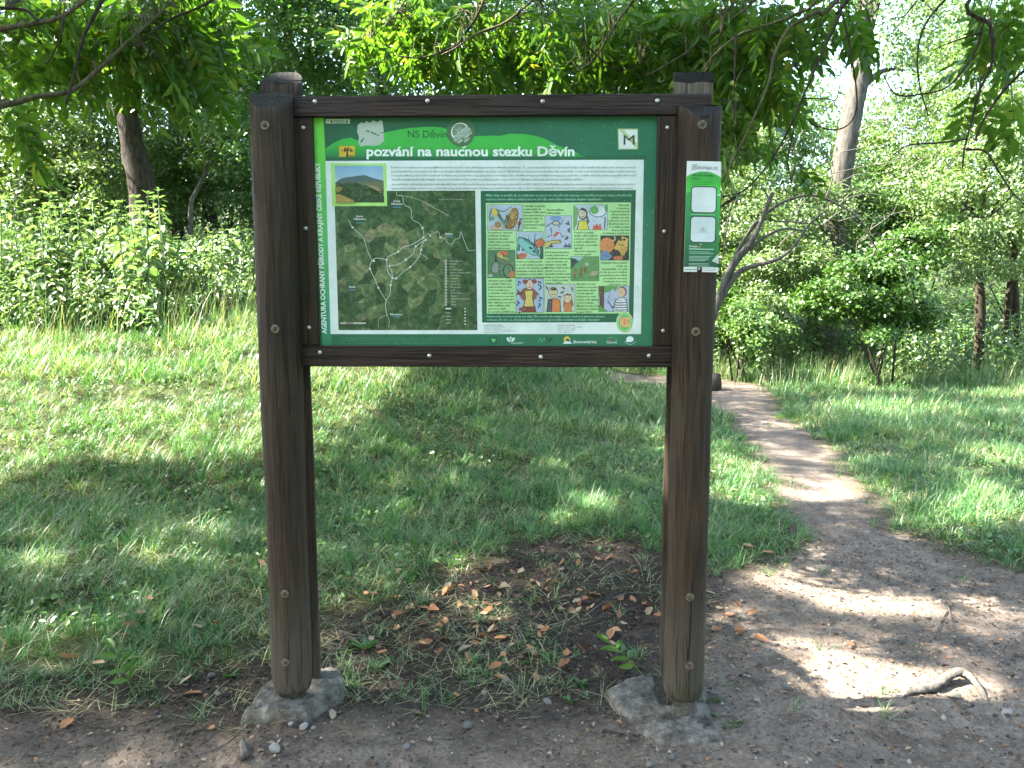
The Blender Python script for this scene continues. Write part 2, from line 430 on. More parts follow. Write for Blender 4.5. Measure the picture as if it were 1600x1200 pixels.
# aerial photograph of fields and woods on the map sheet
m_, nt_, b_ = new_mat('map_print'); tc_ = N_(nt_, 'ShaderNodeTexCoord'); O_ = tc_.outputs['Object']
dn = noise(nt_, 5, 4, .6, O_)
vm = N_(nt_, 'ShaderNodeVectorMath', operation='MULTIPLY_ADD'); nt_.links.new(dn.outputs['Color'], vm.inputs[0]); vm.inputs[1].default_value = (.06, .06, .06); nt_.links.new(O_, vm.inputs[2])
v1 = N_(nt_, 'ShaderNodeTexVoronoi'); v1.inputs['Scale'].default_value = 26; nt_.links.new(vm.outputs[0], v1.inputs['Vector'])
r_ = ramp(nt_, [(0, srgb(58, 80, 50)), (.3, srgb(76, 100, 64)), (.5, srgb(92, 112, 74)), (.68, srgb(112, 124, 84)), (.82, srgb(128, 126, 94)), (.92, srgb(84, 106, 70)), (1, srgb(84, 106, 70))], 'CONSTANT')
nt_.links.new(v1.outputs['Color'], r_.inputs[0])
n1 = noise(nt_, 60, 6, .75, O_); r2_ = ramp(nt_, [(.34, (.5, .55, .5)), (.5, (1, 1, 1)), (.66, (1.7, 1.68, 1.6))]); nt_.links.new(n1.outputs['Fac'], r2_.inputs[0])
n3 = noise(nt_, 3.2, 3, .5, O_); r3_ = ramp(nt_, [(.48, (0, 0, 0)), (.56, (1, 1, 1))]); nt_.links.new(n3.outputs['Fac'], r3_.inputs[0])
cc = mix(nt_, mathn(nt_, 'MULTIPLY', r3_.outputs[0], .85), r_.outputs[0], srgb(58, 84, 54))
nt_.links.new(mix(nt_, 1.0, cc, r2_.outputs[0], 'MULTIPLY'), b_.inputs['Base Color'])
b_.inputs['Roughness'].default_value = .5; b_.inputs['Specular IOR Level'].default_value = .2; b_.inputs['Coat Weight'].default_value = .12; b_.inputs['Coat Roughness'].default_value = .12
M['map_print'] = m_

# ------------------------------------------------------------------ the land: masks from the photograph, put on the ground
G = ground_at
bare_px = [(-260, 1120), (0, 1085), (120, 1072), (250, 1080), (330, 1045), (400, 1058), (470, 985), (560, 965), (640, 950), (700, 900), (760, 850),
           (900, 835), (1000, 845), (1040, 865), (1100, 900), (1180, 890), (1242, 850), (1232, 790), (1205, 740), (1165, 690), (1130, 650), (1100, 628), (1040, 604), (950, 592),
           (950, 579), (1110, 588), (1195, 603), (1225, 655), (1295, 695), (1332, 735), (1385, 790), (1450, 850), (1540, 885), (1600, 893), (1800, 905)]
bare_poly = [tuple(G(*p)) for p in bare_px] + [(7, 3.8), (9, 3), (9, 1.2), (2.5, .6), (-2.5, .6), (-9, 1.2), (-9, 2.6)]
path_px = [(-300, 1160), (150, 1150), (400, 1165), (560, 1130), (700, 1140), (880, 1150), (1010, 1130), (1100, 1090), (1105, 1000), (1090, 940), (1120, 905), (1180, 890), (1242, 850), (1232, 790),
           (1205, 740), (1165, 690), (1130, 650), (1100, 628), (1040, 604), (950, 592), (950, 579), (1110, 588), (1195, 603), (1225, 655), (1295, 695), (1332, 735), (1385, 790), (1450, 850), (1540, 885), (1600, 893), (1800, 905)]
path_poly = [tuple(G(*p)) for p in path_px] + [(7, 3.8), (9, 3), (9, 1.2), (2.5, .6), (-2.5, .6), (-9, 1.2), (-9, 2.6)]
CELL = .025; X0, X1, Y0, Y1 = -10.0, 10.0, 0.0, 20.0
gx, gy = np.meshgrid(np.arange(X0, X1, CELL), np.arange(Y0, Y1, CELL))
jx = gx + .45 * (fbm(gx * 2.2, gy * 2.2, 11) - .47) + .45 * (fbm(gx * 9, gy * 9, 13) - .47)
jy = gy + .55 * (fbm(gx * 2.2, gy * 2.2, 12) - .47) + .5 * (fbm(gx * 9, gy * 9, 14) - .47)
def blur(a, n):
    for ax in (0, 1):
        for _ in range(2):
            c = np.cumsum(np.concatenate([np.repeat(a.take([0], ax), n + 1, ax), a, np.repeat(a.take([-1], ax), n, ax)], ax), ax)
            k = 2 * n + 1
            a = (np.take(c, range(k, c.shape[ax]), ax) - np.take(c, range(0, c.shape[ax] - k), ax)) / k
    return a
BARE = in_poly(jx, jy, bare_poly).astype(float); PATH = in_poly(jx, jy, path_poly).astype(float)
BARE_S = blur(BARE, 4); PATH_S = blur(PATH, 5)
def samp(grid, x, y):
    i = np.clip(((np.asarray(y) - Y0) / CELL).astype(int), 0, grid.shape[0] - 1); j = np.clip(((np.asarray(x) - X0) / CELL).astype(int), 0, grid.shape[1] - 1)
    return grid[i, j]
def H(x, y):
    x = np.asarray(x, float); y = np.asarray(y, float)
    z = terrain0(x, y)
    near = sstep(14, 7, y) * sstep(-1, 1, y)
    b = samp(BARE_S, x, y) * near
    z = z - .008 * b + near * (.05 * (fbm(x * 1.3, y * 1.3, 5) - .47) + .022 * (fbm(x * 7, y * 7, 6) - .47))
    z = z + .045 * np.exp(-(((x + .86) / .36) ** 2 + ((y - 2.72) / .3) ** 2)) + .012 * np.exp(-(((x - .7) / .4) ** 2 + ((y - 2.72) / .35) ** 2))
    z = z + b * (.014 * (fbm(x * 22, y * 22, 8, 3) - .44) + .008 * (vnoise(x * 60, y * 60, 9) - .5))
    return z
def axis_pts(lo, hi, c0, c1, fine, grow):
    p = list(np.arange(c0, c1, fine)); s = fine; x = c1
    while x < hi: p.append(x); s *= grow; x += s
    p.append(hi); s = fine; x = c0 - fine
    while x > lo: p.insert(0, x); s *= grow; x -= s
    p.insert(0, lo)
    return np.array(p)
ax_ = axis_pts(-260, 260, -2.6, 3.4, .024, 1.06); ay_ = axis_pts(-120, 300, 2.3, 4.4, .024, 1.045)
VX, VY = np.meshgrid(ax_, ay_); nx_, ny_ = len(ax_), len(ay_)
VZ = H(VX, VY)
Vg = np.stack([VX.ravel(), VY.ravel(), VZ.ravel()], 1)
idx = np.arange(nx_ * ny_).reshape(ny_, nx_)
Fg = np.stack([idx[:-1, :-1], idx[:-1, 1:], idx[1:, 1:], idx[1:, :-1]], -1).reshape(-1, 4)
inside = ((VX > X0) & (VX < X1) & (VY > Y0) & (VY < Y1))
ab = np.where(inside, samp(BARE_S, VX, VY), 0).ravel(); ap = np.where(inside, samp(PATH_S, VX, VY), 0).ravel()
face_path = (ap[Fg].mean(1) > .5)
def sub_mesh(name, sel):
    f = Fg[sel]; u, inv = np.unique(f, return_inverse=True)
    return np_mesh(name, Vg[u], inv.reshape(-1, 4), {'bare': ab[u], 'path': ap[u]}, True)
ground = tag(link('ground', sub_mesh('ground', ~face_path), M['ground']), 'grassy ground with dark bare soil under the board', kind='structure')
path = tag(link('path', sub_mesh('path', face_path), M['ground']), 'trodden pale dirt path winding into the trees', kind='structure')
# ------------------------------------------------------------------ the information board
SB_Y, SB_A = 2.80, R(-1.4)
board = tag(empty('information_board', (0, SB_Y, 0), SB_A), 'wooden trail information board on two split-log posts with green printed panel', 'sign')
def loc(px, py, d):
    """pixel of the photograph -> (u, z) in the board's own upright plane at depth d"""
    rx, rz = ray(px, py); sa, ca = math.sin(SB_A), math.cos(SB_A)
    u = (rx * (SB_Y + d * ca) + d * sa) / (ca - rx * sa)
    Y = SB_Y + u * sa + d * ca
    return u, CAM_H + rz * Y

def half_log(name, uc, rad, d_flat, side, zbot, z_of_d, wob=.0015, bare_top=0.0, seed=1, taper_b=.02):
    """a split log: round towards `side` (-1 camera, +1 away), flat face at depth d_flat, slanted top z_of_d(d)"""
    n = 22; angs = np.linspace(-R(97), R(97), n)
    prof = [(math.sin(a) * rad, side * (math.cos(a) * rad)) for a in angs]
    off = prof[0][1]; prof = [(x, d_flat + (y - off)) for x, y in prof]
    rs = np.random.default_rng(seed); ph = rs.uniform(0, 6, 4)
    zt_mid = z_of_d(d_flat)
    levels = [0, .006, .018, .04] + list(np.linspace(.1, .93, 22)) + [.965, .985, 1.0]
    V = []; m = n + 6
    for li, t in enumerate(levels):
        k = {0: .86, 1: .94, 2: .985}.get(li, 1.0)
        w = 1 + wob / rad * (math.sin(7 * t + ph[0]) + .6 * math.sin(17 * t + ph[1]))
        ring = [(x * k * w, d_flat + (y - d_flat) * k * w) for x, y in prof]
        xe0, xe1 = ring[-1][0], ring[0][0]
        ring += [(xe0 + (xe1 - xe0) * q, d_flat) for q in np.linspace(0, 1, 8)[1:-1]]
        for (x, y) in ring:
            top = z_of_d(y) + .003 * math.sin(x * 70 + ph[2])
            V.append((uc + x, y, zbot + (top - zbot) * t))
    F = [(i * m + j, i * m + (j + 1) % m, (i + 1) * m + (j + 1) % m, (i + 1) * m + j) for i in range(len(levels) - 1) for j in range(m)]
    nl = len(levels)
    F.append(tuple(range(m - 1, -1, -1))); F.append(tuple(range((nl - 1) * m, nl * m)))
    if side > 0: F = [f[::-1] for f in F]
    me = bpy.data.meshes.new(name); me.from_pydata(V, [], F)
    sm = np.array([True] * len(F)); sm[-2:] = False; me.polygons.foreach_set('use_smooth', sm)
    me.materials.append(M['post']); me.materials.append(M['cut_wood']); me.materials.append(M['bare_wood'])
    mi = np.zeros(len(F), np.int32); mi[-1] = 1; mi[-2] = 1
    if bare_top > 0:
        for j in range(n - 1, m): mi[(nl - 4) * m + j] = 2; mi[(nl - 3) * m + j] = 2; mi[(nl - 2) * m + j] = 1
        for j in (0, n - 2): mi[(nl - 4) * m + j] = 2; mi[(nl - 3) * m + j] = 2
    me.polygons.foreach_set('material_index', mi); me.update()
    o = link(name, me, None, board)
    def surf(u):
        x = min(abs(u - uc), rad * .99)
        return d_flat + side * (math.sqrt(rad * rad - x * x)) - off
    return o, surf

def screw(px, py, d, r, parent, mat, name='screw', washer=None, slot=True):
    u, z = loc(px, py, d); mb = MB(); V = []; F = []; n = 14
    rings = [(1.0, 0), (.95, .35), (.7, .6), (.3, .72)]
    for rr, h in rings:
        for j in range(n):
            t = 2 * math.pi * j / n; V.append((u + math.cos(t) * r * rr, d - h * r, z + math.sin(t) * r * rr))
    for i in range(len(rings) - 1):
        for j in range(n): F.append((i * n + j, i * n + (j + 1) % n, (i + 1) * n + (j + 1) % n, (i + 1) * n + j))
    F.append(tuple(range(len(V) - n, len(V)))); mb.add(V, F, True)
    o = mb.build(name, mat, parent)
    if washer:
        w = MB(); V = []; F = []
        for (rr, h) in ((washer, 0), (washer, .0025), (washer * .9, .0035), (r * 1.02, .0035)):
            for j in range(20):
                t = 2 * math.pi * j / 20; V.append((u + math.cos(t) * rr, d - h + .0005, z + math.sin(t) * rr))
        for i in range(3):
            for j in range(20): F.append((i * 20 + j, i * 20 + (j + 1) % 20, (i + 1) * 20 + (j + 1) % 20, (i + 1) * 20 + j))
        w.add(V, F, False); w.build('washer', M['washer'], o)
    return o

LOG_R = .0745
D_F, D_R = -.036, .046                     # flat faces of the front and rear half logs
uL, _ = loc(424, 175, -.05); uR, _ = loc(1093.5, 175, -.05)
zb = loc(455, 1086, -.10)[1]
zl = loc(424, 166, -.115)[1]; zr = loc(1093, 168, -.115)[1]
post_l, sL = half_log('post', uL, LOG_R, D_F, -1, zb, lambda d: zl + .95 * (d + .115) - 8 * max(0, d + .075) ** 2, seed=1)
post_r, sR = half_log('post', uR, LOG_R * .98, D_F, -1, zb - .004, lambda d: zr + .30 * (d + .115) - 10 * max(0, -.09 - d) ** 1.6, seed=2)
tag(post_l, 'dark half-log front post with slanted sawn top'); tag(post_r, 'cracked dark half-log front post with worn top')
zrl = loc(447, 114, .12)[1]; zrr = loc(1083, 115, .12)[1]
rear_l, _ = half_log('rear_post', uL + .004, LOG_R * .98, D_R, 1, .05, lambda d: zrl - .75 * (.12 - d), seed=3)
rear_r, _ = half_log('rear_post', uR - .004, LOG_R * .92, D_R, 1, zb + .02, lambda d: zrr - .22 * (.12 - d), seed=4, bare_top=.06)
for px, py in ((414, 196), (430, 514), (445, 928), (446, 1035)):
    u, _ = loc(px, py, -.10); screw(px, py, sL(u) - .001, .0075, post_l, M['rust'], 'bolt', .0148)
for px, py in ((1097, 195), (1087, 518), (1078, 933), (1077, 1040)):
    u, _ = loc(px, py, -.10); screw(px, py, sR(u) - .001, .0075, post_r, M['rust'], 'bolt', .0148)
# drying cracks of the weathered front post
def crack(pts, w, surf, parent):
    V = []; F = []; P = smooth_line([loc(x, y, -.10) for x, y in pts], 6)
    for i, (u, z) in enumerate(P):
        ww = w * math.sin(math.pi * min(.97, max(.03, i / (len(P) - 1)))) * (.8 + .4 * random.random())
        u += random.uniform(-.0006, .0006)
        for s in (-1, 1): V.append((u + s * ww, surf(u + s * ww) - .0012, z))
    for i in range(len(P) - 1): F.append((2 * i, 2 * i + 1, 2 * i + 3, 2 * i + 2))
    mb = MB(); mb.add(V, F); mb.build('crack', M['crack'], parent)
crack([(1087, 830), (1083, 890), (1079, 935), (1076, 1000), (1072, 1040), (1074, 1085)], .0022, sR, post_r)
crack([(1070, 980), (1072, 1020), (1074, 1040)], .0016, sR, post_r)
crack([(1072, 480), (1073, 540), (1074, 570), (1076, 620)], .0018, sR, post_r)
crack([(1090, 530), (1092, 560), (1093, 600)], .0012, sR, post_r)
for a, b2 in (((1094, 168), (1095, 186)), ((1099, 204), (1098, 232)), ((1092, 206), (1091, 222)), ((1104, 168), (1103, 192))): crack([a, ((a[0] + b2[0]) / 2 + .6, (a[1] + b2[1]) / 2), b2], .0013, sR, post_r)
crack([(425, 400), (420, 470), (428, 560), (424, 640)], .0009, sL, post_l)
crack([(436, 640), (440, 720), (438, 790)], .0010, sL, post_l)

# rails and battens
DF = -.0335
zt1, zt0 = loc(800, 147.5, DF)[1], loc(800, 180.5, DF)[1]
zb1, zb0 = loc(800, 541, DF)[1], loc(800, 573.5, DF)[1]
ul, ur = uL - .045, uR + .045
mb = MB(); mb.box((ul, DF, zt0), (ur, .022, zt1), .003); top_rail = mb.build('top_rail', M['rail'], board)
mb = MB(); mb.box((ul, DF, zb0), (ur, .022, zb1), .003); low_rail = mb.build('bottom_rail', M['rail'], board)
pu0 = loc(489.5, 182, -.012)[0]; pu1 = loc(1027, 182, -.012)[0]
mb = MB(); mb.box((uL - .03, DF + .004, zb1 + .002), (pu0, .018, zt0 - .002), .003); bat_l = mb.build('batten', M['batten'], board)
mb = MB(); mb.box((pu1, DF + .004, zb1 + .002), (uR + .03, .018, zt0 - .002), .003); bat_r = mb.build('batten', M['batten'], board)
for px, py in ((492, 159), (668, 158), (848, 159), (1027, 158)): screw(px, py, DF, .0085, top_rail, M['zinc'])
for px, py in ((500, 551), (671, 556), (845, 558), (1014, 556)): screw(px, py, DF, .0085, low_rail, M['zinc'])
for px, py in ((474, 200), (478, 357), (483, 512)): screw(px, py, DF + .004, .008, bat_l, M['zinc'])
for px, py in ((1043, 200), (1038, 362), (1036, 517)): screw(px, py, DF + .004, .008, bat_r, M['zinc'])
# steel straps that hold the posts in the footings
for u_, name in ((uL, 'bracket'), (uR - .012, 'bracket')):
    mb = MB(); mb.box((u_ - .03, -.075, -.12), (u_ + .03, -.066, .30), .001); mb.box((u_ - .03, .05, -.12), (u_ + .03, .059, .26), .001); mb.build(name, M['concrete'], board)

# panel with its print
DP = -.012
mb = MB(); mb.box((pu0 + .001, DP, zb1 - .01), (pu1 - .001, DP + .006, zt0 + .01)); panel = mb.build('panel', M['aluminium'], board)
tag(panel, 'glossy green printed panel with map, text and cartoon pictures')

class Draw:
    """flat print: polygons in photograph pixels laid on the panel, later ones a hair above earlier ones"""
    def __init__(s, layer, d=DP, L=None): s.v = []; s.f = []; s.c = []; s.l = layer; s.d = d; s.k = 0; s.L = L or (lambda x, y, dd: (lambda q: (q[0], dd, q[1]))(loc(x, y, dd)))
    def poly(s, pts, col, cols=None):
        s.k += 1; d = s.d - .0004 * s.l - .00003 * s.k; o = len(s.v)
        for i, (x, y) in enumerate(pts):
            s.v.append(s.L(x, y, d)); s.c.append(srgb(*(cols[i] if cols else col)))
        s.f.append(tuple(range(o + len(pts) - 1, o - 1, -1)))
    def rect(s, x0, y0, x1, y1, col): s.poly([(x0, y0), (x1, y0), (x1, y1), (x0, y1)], col)
    def ell(s, x, y, rx, ry, col, a=0, n=18, a0=0, a1=360):
        ca, sa = math.cos(R(a)), math.sin(R(a)); P = []
        for i in range(n if a1 - a0 >= 360 else n + 1):
            t = R(a0 + (a1 - a0) * i / n); ex, ey = rx * math.cos(t), ry * math.sin(t); P.append((x + ex * ca - ey * sa, y + ex * sa + ey * ca))
        s.poly(P, col)
    def line(s, pts, w, col):
        P = np.array(pts, float)
        for a, b in zip(P[:-1], P[1:]):
            t = b - a; l = np.hypot(*t)
            if l < 1e-6: continue
            t /= l; nrm = np.array((-t[1], t[0])) * w / 2; a2 = a - t * w * .3; b2 = b + t * w * .3
            s.k -= 1; s.poly([a2 - nrm, b2 - nrm, b2 + nrm, a2 + nrm], col)
        s.k += 1
    def build(s, name, parent, mat=None):
        V, F, C = s.v, s.f, s.c
        me = bpy.data.meshes.new(name); me.from_pydata(V, [], F)
        a = me.color_attributes.new('col', 'FLOAT_COLOR', 'POINT'); a.data.foreach_set('color', np.array(C, np.float32).ravel())
        # wind every face towards the viewer (local -y)
        flip = [p.index for p in me.polygons if p.normal.y > 0]
        if flip:
            for i in flip: me.polygons[i].flip()
        me.update()
        return link(name, me, mat or M['ink'], parent)

def text(name, s, px, py, parent, col, layer, width=None, height=None, align='LEFT', bold=0.0, shear=0.0, spacing=1.0, rot=0.0, d=DP, L=None, res=2):
    """lettering: base line starts at pixel (px, py); scaled to `height` (cap height, px) and, if given, `width` (px)"""
    cu = bpy.data.curves.new('lettering', 'FONT'); cu.body = s.replace('č', 'c'); cu.size = 1.0; cu.resolution_u = res; cu.fill_mode = 'FRONT'
    cu.offset = bold; cu.shear = shear; cu.space_line = spacing; cu.align_x = align
    ob = bpy.data.objects.new('lettering', cu); COL.objects.link(ob)
    me = bpy.data.meshes.new_from_object(ob.evaluated_get(bpy.context.evaluated_depsgraph_get()))
    bpy.data.objects.remove(ob); bpy.data.curves.remove(cu)
    n = len(me.vertices); co = np.zeros(n * 3, np.float32); me.vertices.foreach_get('co', co); co = co.reshape(-1, 3)
    ky = height / .70
    kx = width / (co[:, 0].max() - co[:, 0].min() + 1e-6) if width else ky
    X = co[:, 0] * kx; Y = -co[:, 1] * ky; c, si = math.cos(R(rot)), math.sin(R(rot))
    PX = px + X * c + Y * si; PY = py - X * si + Y * c
    dd = d - .0004 * layer
    Lf = L or (lambda x, y, d_: (lambda q: (q[0], d_, q[1]))(loc(x, y, d_)))
    V = np.array([Lf(x, y, dd) for x, y in zip(PX, PY)], np.float32)
    me.vertices.foreach_set('co', V.ravel())
    for a in list(me.color_attributes): me.color_attributes.remove(a)
    a = me.color_attributes.new('col', 'FLOAT_COLOR', 'POINT'); a.data.foreach_set('color', np.tile(np.array(srgb(*col), np.float32), n))
    me.name = name; me.materials.clear(); me.update()
    return link(name, me, M['ink'], parent)

DKG, MIDG, LIME, WHITE = (14, 96, 56), (20, 112, 66), (120, 205, 85), (226, 236, 228)
g = Draw(1)      # green print of the whole sheet
g.poly([(486, 176), (1032, 176), (1022, 548), (500, 548)], DKG, [(10, 88, 52), (22, 108, 74), (24, 116, 78), (14, 100, 62)])
g.poly([(508, 243), (508, 252), (1010, 250), (1010, 243)], DKG)
hill = [(509, 246), (509, 232), (520, 224), (535, 217), (548, 215), (560, 220), (575, 219), (590, 212), (602, 207), (620, 203), (640, 200), (668, 198), (690, 199), (702, 203), (722, 210), (745, 213), (765, 212),
        (782, 212), (795, 209), (815, 209), (835, 212), (852, 217), (868, 226), (884, 232), (900, 238), (915, 246)]
g.poly(hill, (52, 178, 60), [(20, 120 + 0, 62) if y > 240 else (58, 184, 62) for x, y in hill])
g.poly([(489.5, 181), (505.5, 181), (508.5, 245), (512, 330), (515, 420), (516.5, 470), (518, 545), (503.5, 545), (499, 420), (496, 330), (492, 245)], LIME,
       [(112, 214, 62), (112, 214, 62), (108, 208, 66), (96, 196, 70), (60, 176, 90), (34, 158, 112), (24, 120, 84), (24, 120, 84), (60, 176, 90), (96, 196, 70), (108, 208, 66)])
g.build('green_print', panel)
w = Draw(3)      # the white sheet
w.poly([(508.5, 251.5), (1006, 249.5), (1001.5, 522), (516.5, 522)], WHITE)
w.build('white_sheet', panel)
k = Draw(3); k.line([(721.4, 228.3), (724.6, 231.2), (727.8, 228.3)], 2.0, (238, 245, 238)); k.build('title_accent', panel)
text('title_lettering', 'pozvání na naucnou stezku Děvín', 572, 243.5, panel, (238, 245, 238), 3, width=325, height=14.6, bold=.028, res=3)
text('subtitle_lettering', 'NS Děvín', 636, 215, panel, (12, 92, 50), 3, width=61, height=11.2, bold=.006, res=3)
text('side_lettering', 'AGENTURA OCHRANY PŘÍRODY A KRAJINY ČESKÉ REPUBLIKY', 510.5, 521, panel, (235, 245, 232), 3, width=268, height=7.6, bold=.03, rot=92.4)
# stickers
k = Draw(3)
k.poly([(509, 186), (547, 186), (547, 193), (509, 193)], (205, 222, 205)); k.ell(518, 189.6, 1.6, 1.8, (30, 70, 50)); k.line([(511, 189), (514.5, 189)], 1, (60, 90, 70)); k.poly([(516.4, 190), (518, 187), (519.6, 190), (519, 192), (517, 192)], (30, 70, 50)); k.poly([(540.5, 190), (542, 187), (543.6, 190), (543, 192), (541, 192)], (30, 70, 50))
st = k.build('sticker', panel); text('lettering', 'KILDA', 521.5, 192, st, (70, 100, 84), 7, width=17, height=4.6)
k = Draw(3)      # scraped-off square sticker
k.poly([(559, 195), (565, 191), (570, 193), (572, 189), (578, 192), (583, 188), (590, 191), (594, 187), (598, 190), (599.5, 205), (600, 220), (594, 226), (585, 228), (572, 227), (563, 229), (560, 222), (561, 214), (558, 206)], (176, 190, 172))
k.poly([(573, 203), (578, 205), (577, 207), (572, 205)], (60, 90, 66)); k.poly([(579, 205), (592, 211), (594, 213), (580, 208)], (52, 84, 60)); k.poly([(562, 222), (568, 215), (569, 217), (565, 223)], (70, 100, 74)); k.poly([(590, 208), (600, 206), (600, 208)], (40, 130, 66))
k.build('sticker', panel)
k = Draw(3)      # round sticker with a half sun
def rot38(x, y, a=-38):
    ca, sa = math.cos(R(a)), math.sin(R(a)); return 720 + x * ca - y * sa, 207 + x * sa + y * ca
k.ell(720, 207, 22, 22.5, (70, 112, 66), n=30); k.poly([(700, 197), (718, 183), (726, 183), (738, 200)], (58, 98, 62))
k.ell(*rot38(0, -.5), 15, 15, (222, 232, 220), -38, 20, 180, 360); k.ell(*rot38(0, -2), 12, 12, (92, 118, 88), -38, 20, 180, 360)
for a in range(15, 180, 15): k.line([rot38(2.5 * math.cos(R(a)), -2 - 2.5 * math.sin(R(a))), rot38(11 * math.cos(R(a)), -2 - 11 * math.sin(R(a)))], .6, (190, 206, 186))
k.poly([rot38(-15, .6), rot38(15, .6), rot38(15.5, 5), rot38(-15.5, 5)], (214, 226, 214)); k.poly([rot38(-15.5, 5.8), rot38(15.5, 5.8), rot38(15.5, 6.8), rot38(-15.5, 6.8)], (214, 226, 214))
st = k.build('sticker', panel)
text('lettering', 'BRATRANCI', *rot38(-14, 4.4), st, (80, 104, 78), 7, width=28, height=3.2, bold=.02, rot=38)
text('lettering', 'NA TRIPU', *rot38(-13.5, 11.8), st, (222, 232, 220), 7, width=27, height=3.8, bold=.03, rot=38)
text('lettering', '2021', *rot38(-5, 16.5), st, (206, 220, 204), 7, width=10, height=3.2, bold=.03, rot=38)
k = Draw(3)      # nature reserve tree emblem
k.rect(530, 228, 554.5, 245, (222, 186, 40))
k.poly([(541, 245), (541.6, 236), (538, 233), (541, 234), (541.8, 230), (543, 234), (547, 232), (543.5, 236), (544.4, 245)], (40, 34, 12))
for _ in range(26): k.ell(542.5 + random.gauss(0, 4), 233 + random.gauss(0, 2.2), random.uniform(.8, 2), random.uniform(.6, 1.3), (52, 46, 14), n=7)
k.line([(545, 243.5), (553, 243.5)], 1.3, (60, 52, 20)); k.build('emblem', panel)
k = Draw(3)      # museum emblem
k.poly([(965, 201), (997, 201), (997, 233.5), (966, 234)], (172, 196, 128)); k.poly([(966.8, 202.8), (995.3, 202.8), (995.3, 232), (967.6, 232.4)], (226, 236, 230))
k.poly([(967, 203), (975, 203), (995.3, 224), (995.3, 232)], (190, 204, 140)); st = k.build('emblem', panel)
text('lettering', 'M', 972.5, 226, st, (50, 62, 58), 7, width=17, height=15.5)
k = Draw(3)      # scratches in the header
for _ in range(150):
    x, y = random.uniform(690, 1024), random.uniform(184, 246)
    if random.random() < .25: x = random.uniform(511, 690)
    a = R(random.uniform(40, 120)); l = random.uniform(.8, 3.6); w_ = random.uniform(.2, .6)
    k.line([(x, y), (x + l * math.cos(a), y + l * math.sin(a))], w_, random.choice([(70, 160, 110), (120, 190, 150), (90, 180, 90)]))
for _ in range(70):
    x, y = random.choice([(random.uniform(1004, 1022), random.uniform(260, 500)), (random.uniform(988, 1000), random.uniform(330, 480)), (random.uniform(900, 990), random.uniform(300, 314))])
    a = R(random.uniform(20, 160)); l = random.uniform(.8, 3); k.line([(x, y), (x + l * math.cos(a), y + l * math.sin(a))], .4, (130, 200, 150))
k.build('scratches', panel)['kind'] = 'stuff'
# body text
body = ["Podvečerní houkání sovy nad setmělými korunami stromů, cvrk přelétavajících hejn v siluetě pohyblivého „V“, pestrobarevný koberec korunních lístků v září nasměrován dutinového stromu, letní žár",
        "ponechávající životní prostor jen těm nejotrlejším, hbitá ještěrka jurských vápenců, v jejich štěrbinách se rdousní kořistí vší silou drží čistá hořká. A také šedavě kamennou sekyrou nebo dávnými",
        "krevných zvěrců, když v klidu usednete na kámen na pokraji lesa a zaposloucháte se do zvuků dějin člověka, který poprvé Pálavou kráčel už v paleolitu, od těch dob toto místo neopustil, čímž vtiskl",
        "krajině neopakovatelný ráz. Krajině, která svou charakteristickou siluetou přitahuje jako magnet každoročně tisíce zvědavců uchránit po nevšedním zážitku..."]
for i, s in enumerate(body): text('body_lettering', s, 611 + i * .3, 263.2 + 6.25 * i - .2, panel, (112, 124, 118), 6, width=(383, 382, 381, 300)[i], height=3.5, res=1)
body2 = ["Jen málokdo v dlouhém zástupu návštěvníků však dokáže postřehnout všechny klenoty pálavských vrchů i údolí, a tak přijměte pozvání na zastavení naučné stezky, která vám pomohou",
         "pojmenovat rostliny kolem cesty, poznat živočichy, kteří unikají vašim zrakům, porozumět zdejší přírodě, a také trochu porozumět tomu, jakou roli sehrál člověk ve vývoji zdejší přírody a krajiny."]
for i, s in enumerate(body2): text('body_lettering', s, 612 + i * .3, 289.4 + 6.2 * i, panel, (112, 124, 118), 6, width=(381, 377)[i], height=3.5, res=1)
# landscape photograph
k = Draw(4)
k.poly([(516.5, 255), (603.5, 255.5), (605, 322), (518.5, 322)], (176, 228, 120))
k.poly([(523, 259), (598, 259), (599.5, 287), (524, 287)], (140, 180, 205), [(128, 172, 206), (128, 172, 206), (178, 204, 214), (178, 204, 214)])
k.poly([(524, 285), (532, 279.5), (540, 277), (550, 276), (560, 274.5), (570, 273.5), (580, 277), (590, 280), (599, 282), (599.4, 290), (524, 290)], (78, 98, 92))
k.poly([(524, 287), (599.5, 283), (599.8, 300), (524, 300)], (104, 110, 74)); k.poly([(524, 290), (545, 285), (570, 290), (590, 298), (600, 306), (600.5, 316.5), (525, 316.5)], (50, 76, 38))
for _ in range(150):
    x = random.uniform(528, 598); y = random.uniform(286 + max(0, (x - 560)) * .25, 313)
    q = random.random(); k.ell(x, y, random.uniform(1.2, 3.4), random.uniform(.9, 2.2), (int(34 + 50 * q), int(60 + 50 * q), int(28 + 26 * q)), n=7)
k.poly([(524.6, 292), (532, 291), (536, 295), (530, 300), (525, 301)], (138, 126, 60)); k.poly([(525, 303), (535, 305), (548, 311), (556, 316.5), (525.5, 316.5)], (172, 146, 72)); k.poly([(570, 288), (588, 291), (598, 299), (592, 299), (580, 293)], (150, 136, 96))
k.build('photograph', panel)
